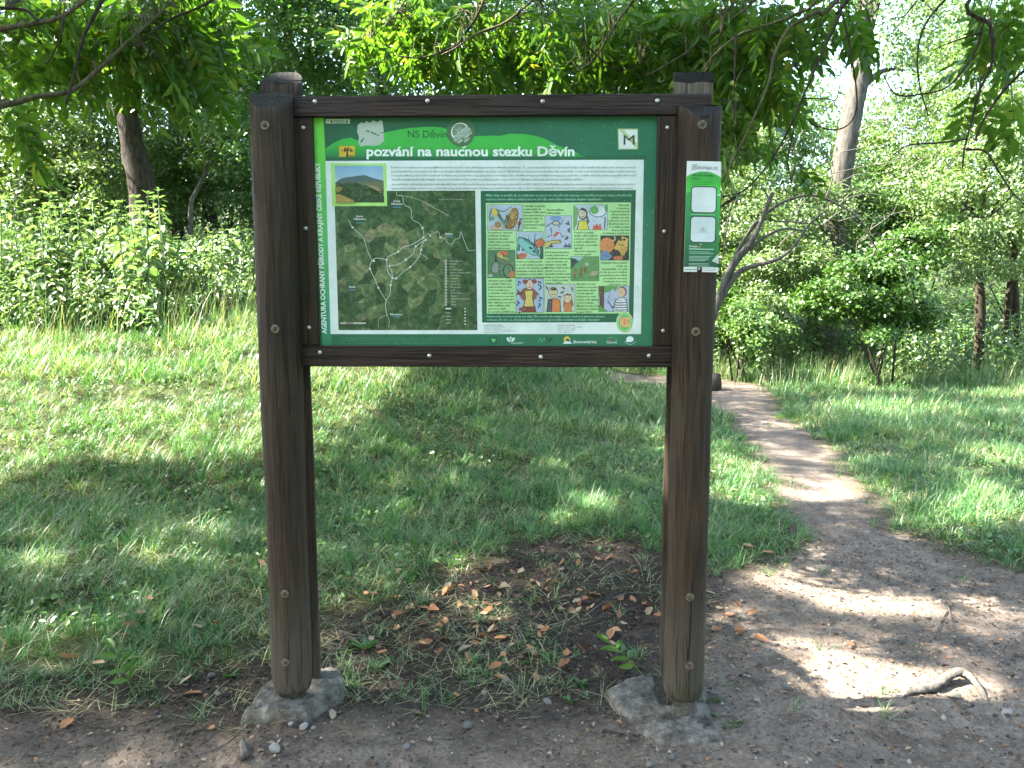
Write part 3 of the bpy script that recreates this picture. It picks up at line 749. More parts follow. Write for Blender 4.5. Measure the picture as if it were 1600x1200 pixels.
# map: aerial picture, trails, place names, legend
k = Draw(3.5); k.poly([(523, 323), (524.2, 298.5), (742.5, 297.8), (746, 515.8), (529, 515.8)], (60, 80, 50)); mp_ = k.build('map', panel, M['map_print'])
k = Draw(6); C4 = lambda L_: [(480 + x * .175, 230 + y * .175) for x, y in L_]
for pts, w_ in (([(370, 650), (405, 715), (500, 810), (540, 930), (580, 1015)], .9), ([(800, 400), (800, 430), (850, 440), (865, 510), (925, 550), (935, 640), (1000, 680), (1030, 730), (1045, 805)], .9),
                ([(1045, 805), (930, 870), (860, 890), (810, 935), (735, 970), (712, 1005), (720, 1110), (760, 1165)], 1.3), ([(1060, 820), (970, 885), (945, 950), (880, 1005), (800, 1050), (735, 1060), (755, 1110), (760, 1170)], 1.2),
                ([(1060, 825), (1020, 880), (1010, 950), (975, 1010), (920, 1070), (860, 1110), (795, 1170), (760, 1165)], 1.2), ([(712, 1005), (620, 990), (580, 1015), (560, 1080), (610, 1190), (635, 1255), (705, 1370)], 1.1),
                ([(760, 1165), (745, 1230), (740, 1310), (705, 1370), (700, 1430), (712, 1500)], 1.1), ([(1045, 805), (1075, 775), (1110, 775), (1170, 755), (1190, 805), (1230, 815), (1250, 850), (1290, 865), (1320, 825), (1360, 810), (1370, 755), (1400, 830), (1430, 905), (1450, 925), (1500, 915)], .8),
                ([(1010, 950), (1045, 970), (1075, 995)], .7), ([(712, 1500), (640, 1530), (635, 1620)], .5), ([(712, 1500), (735, 1560), (725, 1610)], .5), ([(820, 430), (900, 440), (1000, 470), (1150, 550), (1260, 610)], .6)):
    k.line(C4(smooth_line(pts, 4)), w_ * .8, (206, 216, 198))
for x, y in ((1030, 720), (1035, 805), (1060, 828), (1098, 790), (970, 885), (1020, 915), (812, 933), (710, 1005), (880, 1005), (920, 1070), (735, 1060), (595, 1015), (560, 1085), (760, 1168), (795, 1172), (745, 1230), (635, 1255), (1190, 805), (405, 715)):
    a, b2 = C4([(x, y)])[0]; k.rect(a - 1.4, b2 - 1.4, a + 1.4, b2 + 1.4, (225, 232, 220))
for i in range(16):
    a, b2 = C4([(1238, 1015 + 26 * i)])[0]; k.rect(a - 1.5, b2 - 1.5, a + 1.5, b2 + 1.5, (220, 222, 206)); k.rect(a - .8, b2 - .8, a + .8, b2 + .8, (140, 90, 70))
k.rect(*C4([(1235, 1435)])[0], *C4([(1285, 1447)])[0], (228, 232, 226))
for i in range(4):
    a, b2 = C4([(1240, 1480 + 30 * i)])[0]; k.line([(a, b2), (a + 7, b2)], .7, (205, 212, 200))
for i in range(6):
    a, b2 = C4([(1410, 1440 + 28 * i)])[0]; k.rect(a - 1, b2 - 1, a + 1, b2 + 1, (220, 226, 216))
k.rect(*C4([(295, 1565)])[0], *C4([(525, 1578)])[0], (196, 190, 176)); k.rect(*C4([(345, 1567)])[0], *C4([(410, 1576)])[0], (110, 90, 80))
k.build('trail_print', mp_)['kind'] = 'stuff'
for s, x, y, wd in (('Horní\nVěstonice', 468, 625, 19), ('Dolní\nVěstonice', 800, 490, 18), ('Pavlov', 1265, 782, 11), ('Perná', 400, 1255, 10), ('Klentnice', 795, 1500, 19)):
    a, b2 = C4([(x, y)])[0]; text('map_lettering', s, a, b2, mp_, (236, 240, 232), 7, width=wd, height=3.0, align='CENTER', bold=.02, res=1)
    r2 = Draw(6); 
for x, y, wd in ((470, 675, 66), (800, 535, 75), (1270, 797, 66), (400, 1275, 62), (795, 1515, 60)):
    a, b2 = C4([(x, y)])[0]; r2.rect(a - wd * .0875, b2 - 1, a + wd * .0875, b2 + 1, (70, 130, 140))
r2.build('label_print', mp_)
text('map_lettering', 'Dolní nádrž VD Nové Mlýny', 686, 312.5, mp_, (190, 202, 186), 7, width=38, height=2.0, res=1)
legend = ['Dolní Věstonice', 'Martinka', 'Kotel', 'Pod Děvičkami', 'Děvičky, zřícenina hradu', 'Děvín, vrchol', 'Soutěska', 'Obora', 'Stolová hora', 'Růžový vrch', 'Perná', 'Sirotčí hrádek', 'Klentnice', 'Horní Věstonice, náves', 'Pavlov', 'Zdroj']
for i, s in enumerate(legend): text('map_lettering', s, 702.3 + .15 * i, 408.8 + 4.55 * i, mp_, (206, 214, 200), 7, height=2.2, res=1)
# rules box
k = Draw(4); k.poly([(751, 298.2), (993.5, 297), (989.5, 503.5), (753.2, 504)], (14, 92, 56)); box = k.build('rules_box', panel)
k = Draw(5); k.poly([(759, 317.2), (986, 316.2), (983, 489.8), (760.5, 490.3)], (178, 226, 152)); k.build('rules_sheet', box)
text('rules_lettering', 'Mějte však na paměti, že se pohybujete na území národní přírodní rezervace v chráněné krajinné oblasti a biosférické', 759, 306.8, box, (150, 215, 180), 6, width=228, height=3.6, bold=.012, res=1)
text('rules_lettering', 'rezervaci, kterou sdílejí na zdejší jedinečné přírodě, nutné přijme následující desatero návštěvníka:', 759, 313, box, (150, 215, 180), 6, width=182, height=3.6, bold=.012, res=1)
text('rules_lettering', 'Pokud neznáte na své tyto zásady, jste vítáni. Těm ostatním připomínáme, že jde o území pod zákonnou ochranou', 760, 496, box, (150, 215, 180), 6, width=184, height=3.4, bold=.012, res=1)
text('rules_lettering', 'ochrany přírody a je připravena zasáhnout proti ignorantům i nedobrovolníkům takovým!', 760.5, 501.2, box, (150, 215, 180), 6, width=176, height=3.4, bold=.012, res=1)
C5 = lambda x, y: (740 + .175 * x, 280 + .175 * y)
def caption(s, x, y, al='LEFT', wd=None):
    lines = s.split('|'); a, b2 = C5(x, y)
    for i, t in enumerate(lines):
        text('caption', t, a, b2 + 4.86 * i + 1.6, box, (34, 52, 34), 6, height=2.9, align=al, bold=.022, shear=.28, res=1)
caption('Odpadky si vezměte|s sebou zpět do|civilizace. Běh, které|umí nepotřebné po|správné sklizni, by|nemohlo rušit|pozorovatele zdejší|flóry a fauny.', 445, 238)
caption('Berete zvěřinec|svého pejska.', 652, 272)
caption('Plameníky|či hlavolamy|v rezervaci by jistě|přinesl nehezkou|zážitky, není však|možné pro množství|případných zájemců.|K ocenění použijte|lampu, čistý tank|si obstarejte v soukromí.', 1390, 230, 'RIGHT')
caption('K pohybu po rezervaci|používejte možnosti|turistické chodníky.|Chůze mimo ni narušuje|Drozdičku a rostliny,|jejich životní prostor.', 127, 475)
caption('V zimě se potulují|vysílky světel, když by|si přinesli v červnovou|a jmění u některého|pochopte, co pomáhá|teplotě.|Přípust do rezervace|opravdu nepatří.', 895, 475)
caption('Pokud se rostliny a zvíře|to si nekoukejte ve svých|pokojích. Nechávejte a sami|vyslovujte rostliny, které|nenaleznete než je Pálava|zvyk si domů nepřinášejte.', 380, 735)
caption('Jste-li nepoznaná žena,|bourák, informujte se|o aktuálních zajímavostech|nejen v rezervaci, ale|zavítejte i mezi skály|Martinku. Další možnosti|turistů v pevnost je|jezdecká turistika smíšené|pouze po travnatém areálu,|a to v době povolené|Správou CHKO.', 637, 650)
caption('Turistické trasy a naučné|stezky vás|nanejvýš láká, a to opět|pro lidi, ale z nich ohlášení|manipulační práce a filmů|povolujících veteránů,|Oznamujte je prosíme|s plánováním včas.', 1370, 745, 'RIGHT')
caption('Výsledek svých potěšil|ke zvládání Pálavy pro|zvelkoformát na světe.|Proto s pohybem je|v souzvuku. Svítící směr|bezpečnost pro varovné|návštěvníky a zachování|věcí. Výjimečnost přírody|zvýší sedlářství příští|společnost těšíte|již vyschlých přídělů hmoty.', 127, 905)
caption('Zbohání s určené|směrnice pozorům vás|zachovávají někdo.|V rozhodujících|případech je nutné|nastává opět výjimku|z tohoto zákazu.|Říkejte se tedy prosíme|příslušných vrátným|Správu CHKO.', 917, 935)

def pic(x0, y0, x1, y1, bg):
    a = C5(x0, y0); b2 = C5(x1, y1); dr = Draw(6)
    dr.rect(a[0] - .6, a[1] - .6, b2[0] + .6, b2[1] + .6, (70, 92, 74)); dr.rect(a[0], a[1], b2[0], b2[1], bg)
    dr.q = lambda *P: [C5(x, y) for x, y in P]; dr.box_ = (x0, y0, x1, y1); b0 = dr.build
    def finish(name, parent, mat=None):
        # pen hatching and colour wash of the drawing
        for _ in range(70):
            x = random.uniform(x0 + 8, x1 - 24); y = random.uniform(y0 + 14, y1 - 14); a_ = random.choice((R(-50), R(-40), R(80), R(10))); l = random.uniform(8, 22)
            x2, y2 = x + l * math.cos(a_), min(y1 - 4, max(y0 + 4, y + l * math.sin(a_)))
            dr.line(dr.q((x, y), (x2, y2)), random.uniform(.16, .42), random.choice([(52, 58, 54), (52, 58, 54), (206, 212, 204), (120, 132, 122), (96, 110, 92)]))
        return b0(name, parent, mat)
    dr.build = finish
    return dr
def E(dr, x, y, rx, ry, col, a=0, n=14): c = C5(x, y); dr.ell(c[0], c[1], rx * .175, ry * .175, col, a, n)
def Pg(dr, col, *P): dr.poly(dr.q(*P), col)
def Ln(dr, col, w_, *P): dr.line(dr.q(*P), w_ * .175, col)
INK = (44, 48, 44)
p = pic(128, 230, 438, 455, (176, 196, 208))       # snail, sole print and a thrown banana
E(p, 350, 350, 46, 100, INK, 14, 20); E(p, 350, 350, 41, 95, (150, 112, 50), 14, 20)
for _ in range(60): E(p, 350 + random.gauss(0, 16), 350 + random.gauss(0, 44), 5, 7, (198, 168, 92), 20, 6)
E(p, 315, 400, 26, 50, (150, 112, 50), 14); E(p, 210, 432, 62, 20, INK); E(p, 210, 434, 58, 18, (214, 176, 140)); E(p, 215, 405, 28, 28, INK); E(p, 215, 405, 24, 24, (176, 138, 66)); E(p, 215, 405, 14, 14, INK); E(p, 215, 405, 10, 10, (196, 160, 86))
Pg(p, INK, (175, 270), (205, 265), (300, 425), (290, 440)); Pg(p, (96, 160, 96), (200, 305), (215, 315), (290, 410), (286, 425)); E(p, 188, 295, 26, 34, (210, 190, 70), -30); E(p, 165, 350, 22, 16, (96, 160, 96)); Ln(p, INK, 6, (165, 260), (140, 340), (148, 380)); E(p, 165, 248, 14, 18, (190, 180, 160))
Ln(p, INK, 5, (210, 275), (270, 290), (340, 240)); Ln(p, (60, 80, 60), 10, (280, 380), (300, 320), (310, 380)); E(p, 408, 395, 16, 18, (196, 84, 60)); Ln(p, (44, 70, 48), 9, (400, 450), (415, 360), (430, 350)); p.build('illustration', box)
p = pic(640, 328, 874, 618, (178, 190, 206))        # falling jogger above a yellow beak
E(p, 735, 350, 52, 26, (120, 150, 190)); E(p, 735, 392, 36, 22, INK); E(p, 735, 392, 28, 15, (200, 190, 170)); Ln(p, INK, 7, (650, 420), (700, 390)); Ln(p, INK, 6, (690, 430), (700, 500), (650, 520)); Ln(p, INK, 6, (760, 430), (800, 360)); Pg(p, (206, 88, 64), (705, 510), (740, 470), (775, 475), (730, 515)); Ln(p, INK, 6, (775, 480), (790, 520), (810, 500))
Pg(p, INK, (640, 560), (700, 545), (780, 538), (784, 570), (700, 578), (690, 605), (640, 618)); Pg(p, (206, 190, 90), (640, 566), (700, 551), (776, 545), (778, 566), (695, 573), (682, 600), (640, 612)); E(p, 765, 552, 5, 5, INK)
for x, y, a in ((840, 400, 20), (850, 460, 60), (830, 530, -30), (850, 600, 10), (690, 600, 10), (820, 600, 0)): E(p, x, y, 22, 9, (70, 84, 84), a); E(p, x + 6, y - 14, 16, 7, (70, 84, 84), a + 50)
p.build('illustration', box)
p = pic(895, 230, 1193, 450, (188, 204, 212))       # girl by a campfire with a thought bubble
Pg(p, (106, 160, 96), (895, 230), (935, 260), (925, 400), (895, 450)); E(p, 975, 310, 42, 54, INK); E(p, 972, 306, 34, 44, (214, 196, 166)); Pg(p, INK, (935, 280), (975, 252), (1015, 285), (1010, 340), (1000, 290), (965, 275)); Pg(p, (84, 70, 44), (1010, 300), (1035, 380), (1020, 400), (1004, 340)); Ln(p, INK, 5, (956, 330), (976, 336), (990, 326)); E(p, 960, 298, 4, 4, INK); E(p, 985, 298, 4, 4, INK)
Pg(p, INK, (920, 450), (940, 370), (1010, 366), (1034, 450)); Pg(p, (214, 200, 60), (928, 450), (946, 376), (1006, 372), (1026, 450)); E(p, 1110, 285, 78, 56, INK); E(p, 1110, 283, 73, 51, (214, 224, 224)); E(p, 1080, 275, 36, 38, (92, 168, 74), 30); Pg(p, (210, 84, 56), (1060, 450), (1075, 400), (1090, 425), (1100, 385), (1115, 425), (1130, 390), (1145, 450)); Ln(p, INK, 10, (1175, 340), (1170, 440)); E(p, 1185, 260, 14, 34, (90, 150, 84)); p.build('illustration', box)
p = pic(385, 470, 620, 710, (176, 196, 206))        # feet among grass blades
for x, dx, h in ((400, 8, 130), (440, 18, 110), (500, -10, 120), (540, 10, 140), (600, 6, 120), (470, -6, 100)): Pg(p, (40, 110, 96), (x - 14, 640), (x + dx, 640 - h * 1.2), (x + 14, 640))
E(p, 590, 570, 46, 40, INK, -30); E(p, 590, 570, 41, 35, (200, 104, 66), -30); E(p, 432, 685, 46, 26, (200, 104, 66), -8); E(p, 488, 600, 118, 52, INK, 38, 20); E(p, 486, 602, 110, 45, (124, 190, 176), 38, 20); E(p, 510, 615, 18, 10, (34, 70, 66), 30); E(p, 540, 645, 16, 9, (34, 70, 66), 30); Ln(p, (60, 130, 120), 16, (450, 535), (530, 590), (590, 690)); Pg(p, (40, 84, 60), (590, 710), (600, 600), (620, 590), (620, 710)); Pg(p, (40, 84, 60), (385, 640), (400, 700), (420, 710), (385, 710)); p.build('illustration', box)
p = pic(1135, 505, 1385, 722, (36, 34, 26))         # sleeper under a crescent moon
E(p, 1190, 590, 66, 70, (222, 138, 74), 20); E(p, 1250, 530, 20, 24, (214, 200, 100)); E(p, 1240, 524, 18, 20, (36, 34, 26)); Pg(p, (216, 176, 84), (1250, 620), (1290, 550), (1330, 510), (1380, 530), (1370, 640), (1330, 690), (1300, 640)); E(p, 1315, 540, 12, 12, INK); E(p, 1345, 540, 12, 12, INK); Ln(p, INK, 6, (1290, 585), (1340, 590))
for q in range(4): Ln(p, (150, 110, 50), 5, (1320 + q * 14, 600), (1310 + q * 12, 690))
Pg(p, (110, 140, 180), (1135, 650), (1190, 640), (1240, 690), (1200, 722), (1135, 722)); Ln(p, INK, 5, (1150, 680), (1220, 690)); E(p, 1290, 705, 44, 20, (206, 104, 66)); p.build('illustration', box)
p = pic(127, 635, 370, 880, (88, 124, 86))          # racing cyclist bent over the handlebar
E(p, 310, 820, 48, 66, INK); E(p, 310, 820, 38, 56, (104, 140, 100)); E(p, 342, 850, 26, 34, (206, 120, 60)); Ln(p, INK, 5, (310, 770), (330, 860)); Ln(p, (150, 90, 60), 8, (220, 720), (290, 750), (310, 770)); Pg(p, (214, 190, 90), (205, 660), (250, 645), (260, 690), (330, 720), (250, 705), (215, 690)); E(p, 270, 660, 34, 22, (206, 108, 66)); Pg(p, INK, (196, 650), (210, 740), (190, 740)); E(p, 195, 790, 32, 46, (150, 160, 150), 15); Ln(p, INK, 5, (170, 750), (150, 870)); Ln(p, INK, 5, (215, 740), (240, 860)); E(p, 150, 860, 20, 14, (180, 186, 176)); p.build('illustration', box)
p = pic(870, 692, 1118, 906, (96, 148, 84))         # animals fleeing over a green slope
Pg(p, (170, 194, 204), (870, 692), (980, 692), (870, 800)); Pg(p, (34, 60, 50), (870, 700), (890, 710), (900, 705), (940, 730), (870, 800))
for x, y in ((905, 850), (960, 830), (1000, 790)): E(p, x, y, 13, 36, (140, 96, 46), 10); E(p, x + 6, y - 36, 10, 12, (140, 96, 46)); Ln(p, INK, 4, (x - 6, y + 20), (x - 14, y + 55)); Ln(p, INK, 4, (x + 4, y + 20), (x + 14, y + 55))
E(p, 1010, 760, 16, 18, (170, 180, 160)); E(p, 1075, 840, 42, 22, (176, 160, 130), -14); Ln(p, INK, 4, (1050, 850), (1040, 890)); Ln(p, INK, 4, (1100, 840), (1105, 880)); p.build('illustration', box)
p = pic(380, 888, 622, 1188, (168, 188, 210))       # woman in a fur coat and yellow dress
for x, y, a in ((410, 920, 40), (400, 1000, 70), (400, 1100, 60), (590, 920, 30), (600, 960, 80), (570, 1020, 50), (600, 1060, 20), (590, 1120, 70), (420, 1170, 10)): E(p, x, y, 20, 7, (54, 66, 70), a); E(p, x - 10, y + 22, 14, 6, (54, 66, 70), a + 40)
E(p, 490, 1030, 78, 66, (150, 84, 66)); Pg(p, INK, (440, 1130), (550, 1130), (560, 1188), (430, 1188)); Pg(p, (128, 60, 44), (446, 1134), (544, 1134), (552, 1188), (438, 1188)); Pg(p, INK, (452, 990), (536, 990), (530, 1060), (545, 1142), (442, 1142), (460, 1060)); Pg(p, (216, 194, 100), (458, 996), (530, 996), (522, 1060), (536, 1136), (450, 1136), (468, 1060))
E(p, 500, 940, 38, 48, INK); E(p, 500, 942, 33, 43, (214, 186, 166)); E(p, 460, 915, 24, 20, (146, 70, 54)); E(p, 542, 912, 24, 20, (146, 70, 54)); Ln(p, (176, 60, 50), 7, (485, 965), (515, 962)); Ln(p, INK, 5, (500, 930), (506, 950)); E(p, 430, 1160, 26, 16, (150, 70, 60)); E(p, 415, 1020, 26, 15, (120, 60, 54)); p.build('illustration', box)
p = pic(637, 940, 903, 1183, (196, 204, 196))       # boy and girl in orange shirts
E(p, 710, 1010, 42, 48, INK); E(p, 710, 1012, 37, 43, (214, 196, 150)); Pg(p, (34, 34, 30), (690, 976), (738, 972), (736, 992), (694, 994)); Ln(p, INK, 5, (690, 1030), (730, 1026)); Pg(p, INK, (650, 1183), (664, 1070), (740, 1060), (775, 1080), (780, 1183)); Pg(p, (214, 130, 66), (700, 1183), (704, 1070), (740, 1066), (768, 1084), (772, 1183)); Pg(p, (80, 84, 100), (664, 1183), (668, 1076), (694, 1070), (694, 1183))
Pg(p, (148, 104, 60), (806, 1030), (870, 1024), (892, 1120), (880, 1140), (800, 1140)); E(p, 840, 1062, 32, 42, (216, 196, 160)); Pg(p, (60, 48, 34), (808, 1040), (840, 1018), (872, 1040), (840, 1036)); Pg(p, (206, 130, 70), (804, 1183), (812, 1108), (870, 1108), (882, 1183)); E(p, 826, 1062, 4, 4, INK); E(p, 852, 1062, 4, 4, INK)
for x, y, a in ((655, 970, 60), (800, 970, 20), (790, 1010, -30), (880, 980, 70), (770, 1050, 10)): E(p, x, y, 20, 7, (70, 80, 74), a); Ln(p, INK, 3, (x, y), (x + 10, y + 30))
p.build('illustration', box)
p = pic(1118, 957, 1387, 1180, (178, 190, 212))     # boy in a striped shirt whittling by a tree
Pg(p, (96, 156, 78), (1118, 957), (1290, 957), (1270, 1000), (1240, 980), (1215, 1005), (1180, 1010), (1118, 1040)); Pg(p, INK, (1122, 957), (1166, 957), (1164, 1150), (1126, 1150)); Pg(p, (104, 64, 40), (1128, 957), (1158, 957), (1158, 1150), (1132, 1150)); Pg(p, (96, 156, 78), (1118, 1120), (1160, 1150), (1200, 1180), (1118, 1180)); E(p, 1325, 1005, 44, 48, (110, 84, 62)); E(p, 1318, 1010, 36, 42, (216, 186, 150)); Pg(p, INK, (1246, 1180), (1262, 1080), (1300, 1056), (1350, 1056), (1372, 1090), (1378, 1180)); Pg(p, (222, 224, 224), (1252, 1180), (1268, 1084), (1302, 1062), (1348, 1062), (1366, 1094), (1370, 1180))
for y in (1078, 1100, 1122, 1144, 1166): Ln(p, (54, 50, 58), 8, (1262, y), (1310, y + 4), (1368, y))
Ln(p, INK, 9, (1200, 1090), (1240, 1150), (1262, 1120)); Ln(p, (120, 100, 80), 6, (1195, 1080), (1212, 1040)); p.build('illustration', box)
# oval reserve emblem, contacts and logos
k = Draw(7); k.ell(976, 503.5, 13.2, 16.3, (206, 230, 170), n=28); k.ell(976, 503.5, 12, 15, (92, 160, 80), n=28); k.ell(976, 503.5, 11, 13.8, (190, 224, 150), n=28); k.ell(976, 503.5, 9.8, 12.4, (78, 190, 110), n=28); k.rect(969, 495.5, 983.8, 511, (226, 176, 112))
for _ in range(9): k.ell(random.uniform(970.5, 982), random.uniform(497.5, 509.5), 1.3, 1, random.choice([(200, 84, 60), (206, 110, 70), (140, 96, 50)]), n=7)
k.build('emblem', panel)
for x, wd, L_ in ((756, 55, ('kontakty, středisko a brigády', 'AOPK ČR, Správa CHKO Pálava', 'Náměstí 32, 692 01 Mikulov', 'tel. +420 519 510 585, e-mail: palava@nature.cz', 'e-mail: palava@schko.cz')), (871, 45, ('informace pro návštěvníky', 'Turistické informační centrum Mikulov', 'Náměstí 30, 692 01 Mikulov', 'tel./fax: +420 519 510 855', 'e-mail: tic@mikulov.cz'))):
    for i, s in enumerate(L_): text('contact_lettering', s, x, 508.8 + 2.95 * i, panel, (60, 80, 74), 5, height=1.75, bold=.02 if i == 0 else 0, res=1)
k = Draw(3)
k.rect(766, 527, 776, 537, (28, 78, 56)); k.ell(769.6, 531, 2, 2, (96, 190, 110)); k.ell(772.6, 531, 2, 2, (96, 190, 110)); k.poly([(767.8, 532), (774.4, 532), (771.1, 536)], (96, 190, 110))
for sx in (-1, 1): k.poly([(798, 535), (798 + sx * 3, 527), (798 + sx * 7, 528), (798 + sx * 5, 533)], (215, 232, 220)); k.poly([(798, 533), (798 + sx * 1.5, 527), (798, 525.5)], (215, 232, 220))
k.line([(798, 537), (816, 537)], .5, (190, 220, 200)); k.line([(785, 525), (785, 540)], .4, (90, 160, 130))
k.line([(841, 535), (844, 528), (847, 535), (850, 528), (853, 535)], 1.2, (80, 180, 120)); k.line([(853, 535), (853, 528), (858, 535), (858, 528)], 1.2, (30, 60, 50)); k.ell(861, 530, 3, 1.8, (30, 60, 50), -20)
k.ell(886, 531, 5.4, 5.4, (226, 190, 60), 0, 16, 130, 380); k.ell(887, 532, 3.2, 3.2, (24, 112, 76)); k.poly([(879, 537), (884, 533), (891, 534), (894, 537)], (225, 235, 228))
k.line(smooth_line([(947, 535), (950, 529), (955, 527), (961, 529), (965, 533)], 4), .8, (90, 180, 130)); k.ell(953.5, 531, 2, 1.6, (180, 90, 60))
k.ell(984.5, 530, 5.6, 4.6, (232, 238, 234)); k.ell(981, 532, 3, 2.6, (232, 238, 234)); k.line(smooth_line([(976, 534), (980, 537), (986, 538), (994, 534)], 4), .7, (190, 220, 200))
logos = k.build('logo_row', panel); logos['kind'] = 'stuff'
text('logo_lettering', 'Jihomoravský kraj', 896, 536.2, panel, (225, 236, 228), 4, width=36, height=4.4, bold=.02, res=1)
text('logo_lettering', 'PÁLAVA', 948, 536.8, panel, (200, 224, 208), 4, width=16, height=3.4, bold=.02, res=1)
text('logo_lettering', 'AGENTURA OCHRANY PŘÍRODY', 800, 536.4, panel, (200, 224, 208), 4, width=19, height=1.8, res=1)
for i in range(3): text('logo_lettering', ('Text: Jiří Matuška, Miroslav Šebela, mapové podklady: letecké snímky, ilustrace a grafické zpracování', 'Vydala Agentura ochrany přírody a krajiny ČR, Správa chráněné krajinné oblasti Pálava v rámci programu péče', 'Tisk a výroba informačních panelů naučné stezky, fotografie archiv Správy chráněné krajinné oblasti')[i], 531 + i * .3, 529.6 + 3.6 * i, panel, (86, 160, 126), 4, width=(170, 190, 186)[i], height=2.1, res=1)

# ------------------------------------------------------------------ the small trail sign screwed to the post
sign = tag(empty('trail_sign', (0, SB_Y, 0), SB_A), 'narrow green and white plastic sign screwed to the cracked board post', 'sign')
DS = -.119
SX = [(1073.5, 251.5), (1127, 252.5), (1122.5, 425.5), (1068.5, 424.5)]
def bilin(x, y):
    """sign's own coordinates: x 0..100 across, y 0..320 down -> pixel"""
    s, t = x / 100., y / 320.
    a = np.array(SX, float); p_ = (a[0] * (1 - s) + a[1] * s) * (1 - t) + (a[3] * (1 - s) + a[2] * s) * t
    return p_
def LS(x, y, d): p_ = bilin(x, y); q = loc(p_[0], p_[1], d); return (q[0], d, q[1])
V = [LS(x, y, DS) for x, y in ((0, 0), (100, 0), (100, 320), (0, 320))]; V += [(a, b2 + .004, c) for a, b2, c in V]
mb = MB(); mb.add(V, [(3, 2, 1, 0), (4, 5, 6, 7), (0, 1, 5, 4), (1, 2, 6, 5), (2, 3, 7, 6), (3, 0, 4, 7)]); 
m_, nt_, b_ = new_mat('sign_plastic'); b_.inputs['Base Color'].default_value = (.72, .75, .72, 1); b_.inputs['Roughness'].default_value = .4; M['sign_plastic'] = m_
plate = mb.build('plate', M['sign_plastic'], sign)
def rr(dr, x0, y0, x1, y1, r, col):
    P = []
    for cx, cy, a0 in ((x1 - r, y0 + r, -90), (x1 - r, y1 - r, 0), (x0 + r, y1 - r, 90), (x0 + r, y0 + r, 180)):
        for i in range(6): t = R(a0 + 18 * i); P.append((cx + r * math.cos(t), cy + r * math.sin(t)))
    dr.poly(P, col)
k = Draw(1, DS, LS)
arc = [(i, 46 - 17 * math.sin(math.pi * i / 100.) ** .8) for i in range(0, 101, 5)]
k.poly(arc + [(100, 95), (50, 95), (0, 95)], (70, 190, 66), [(62, 178, 60)] * len(arc) + [(74, 214, 70)] * 3)
k.poly([(0, 94), (20, 86), (50, 84), (100, 100), (100, 306), (0, 306)], (24, 120, 70), [(48, 160, 74), (48, 164, 74), (56, 176, 74), (60, 184, 74), (18, 86, 54), (16, 80, 52)])
rr(k, 14, 72, 90, 150, 12, (24, 48, 38)); rr(k, 17, 75, 87, 147, 10, (222, 230, 226)); rr(k, 14, 158, 90, 236, 12, (24, 48, 38)); rr(k, 17, 161, 87, 233, 10, (214, 226, 226))
k.poly([(40, 205), (43, 194), (52, 188), (61, 194), (64, 205)], (196, 206, 204)); k.ell(52, 198, 1.6, 4.5, (150, 160, 158)); k.line([(38, 206), (66, 206)], 1, (170, 180, 178))
k.poly([(78, 290), (94, 272), (100, 268), (100, 300)], (40, 60, 50)); k.poly([(80, 288), (95, 270), (100, 267), (100, 296)], (196, 204, 200))
for y, a, b2 in ((254, 14, 84), (262, 14, 74), (266.5, 14, 84), (275, 14, 76), (279, 14, 70), (283, 14, 70), (287, 14, 62), (296, 14, 72), (300, 14, 72), (305, 14, 84)): k.line([(a, y), (b2, y)], 1.5 if y != 254 else 3, (170, 208, 186))
k.line([(16, 154), (84, 154)], 2, (150, 206, 160)); k.rect(38, 246, 46, 249, (200, 150, 70)); k.line([(96, 160), (96, 236)], 1, (110, 180, 130))
k.line([(4, 313), (45, 313)], 2, (120, 130, 126)); k.line([(55, 311), (96, 311)], 1, (160, 168, 164)); k.line([(55, 315), (90, 315)], 1, (150, 158, 154))
k.build('print', plate)
k = Draw(2, DS, LS); rr(k, 15, 9, 31, 24, 5, (120, 130, 126)); rr(k, 16.5, 10.5, 29.5, 22.5, 4, (222, 228, 226)); k.line([(16, 20), (15.5, 27)], 1.5, (120, 130, 126)); k.ell(23, 16.5, 4.5, 4, (168, 176, 172)); k.build('emblem', plate)
SL = dict(d=DS, L=LS)
text('lettering', 'doháje.cz', 32, 23, plate, (84, 92, 90), 2, width=57, height=11, **SL)
text('lettering', 'Naučná stezka', 15, 43, plate, (16, 74, 40), 2, width=62, height=5.4, bold=.015, **SL); text('lettering', 'Děvín', 15, 53, plate, (16, 74, 40), 2, width=24, height=6, bold=.01, **SL)
text('lettering', 'Pozvání na naučnou', 15, 61, plate, (20, 90, 46), 2, width=58, height=3.6, **SL); text('lettering', 'stezku - Soutěska', 15, 68, plate, (20, 90, 46), 2, width=50, height=3.6, **SL)
text('lettering', 'TIP DNE', 12, 249, plate, (214, 226, 214), 2, width=24, height=4.6, bold=.03, **SL)
for x, y in ((52, 31), (47, 241), (44, 311)):
    p_ = bilin(x, y); screw(p_[0], p_[1], DS - .0006, .0042, sign, M['zinc'], 'screw')
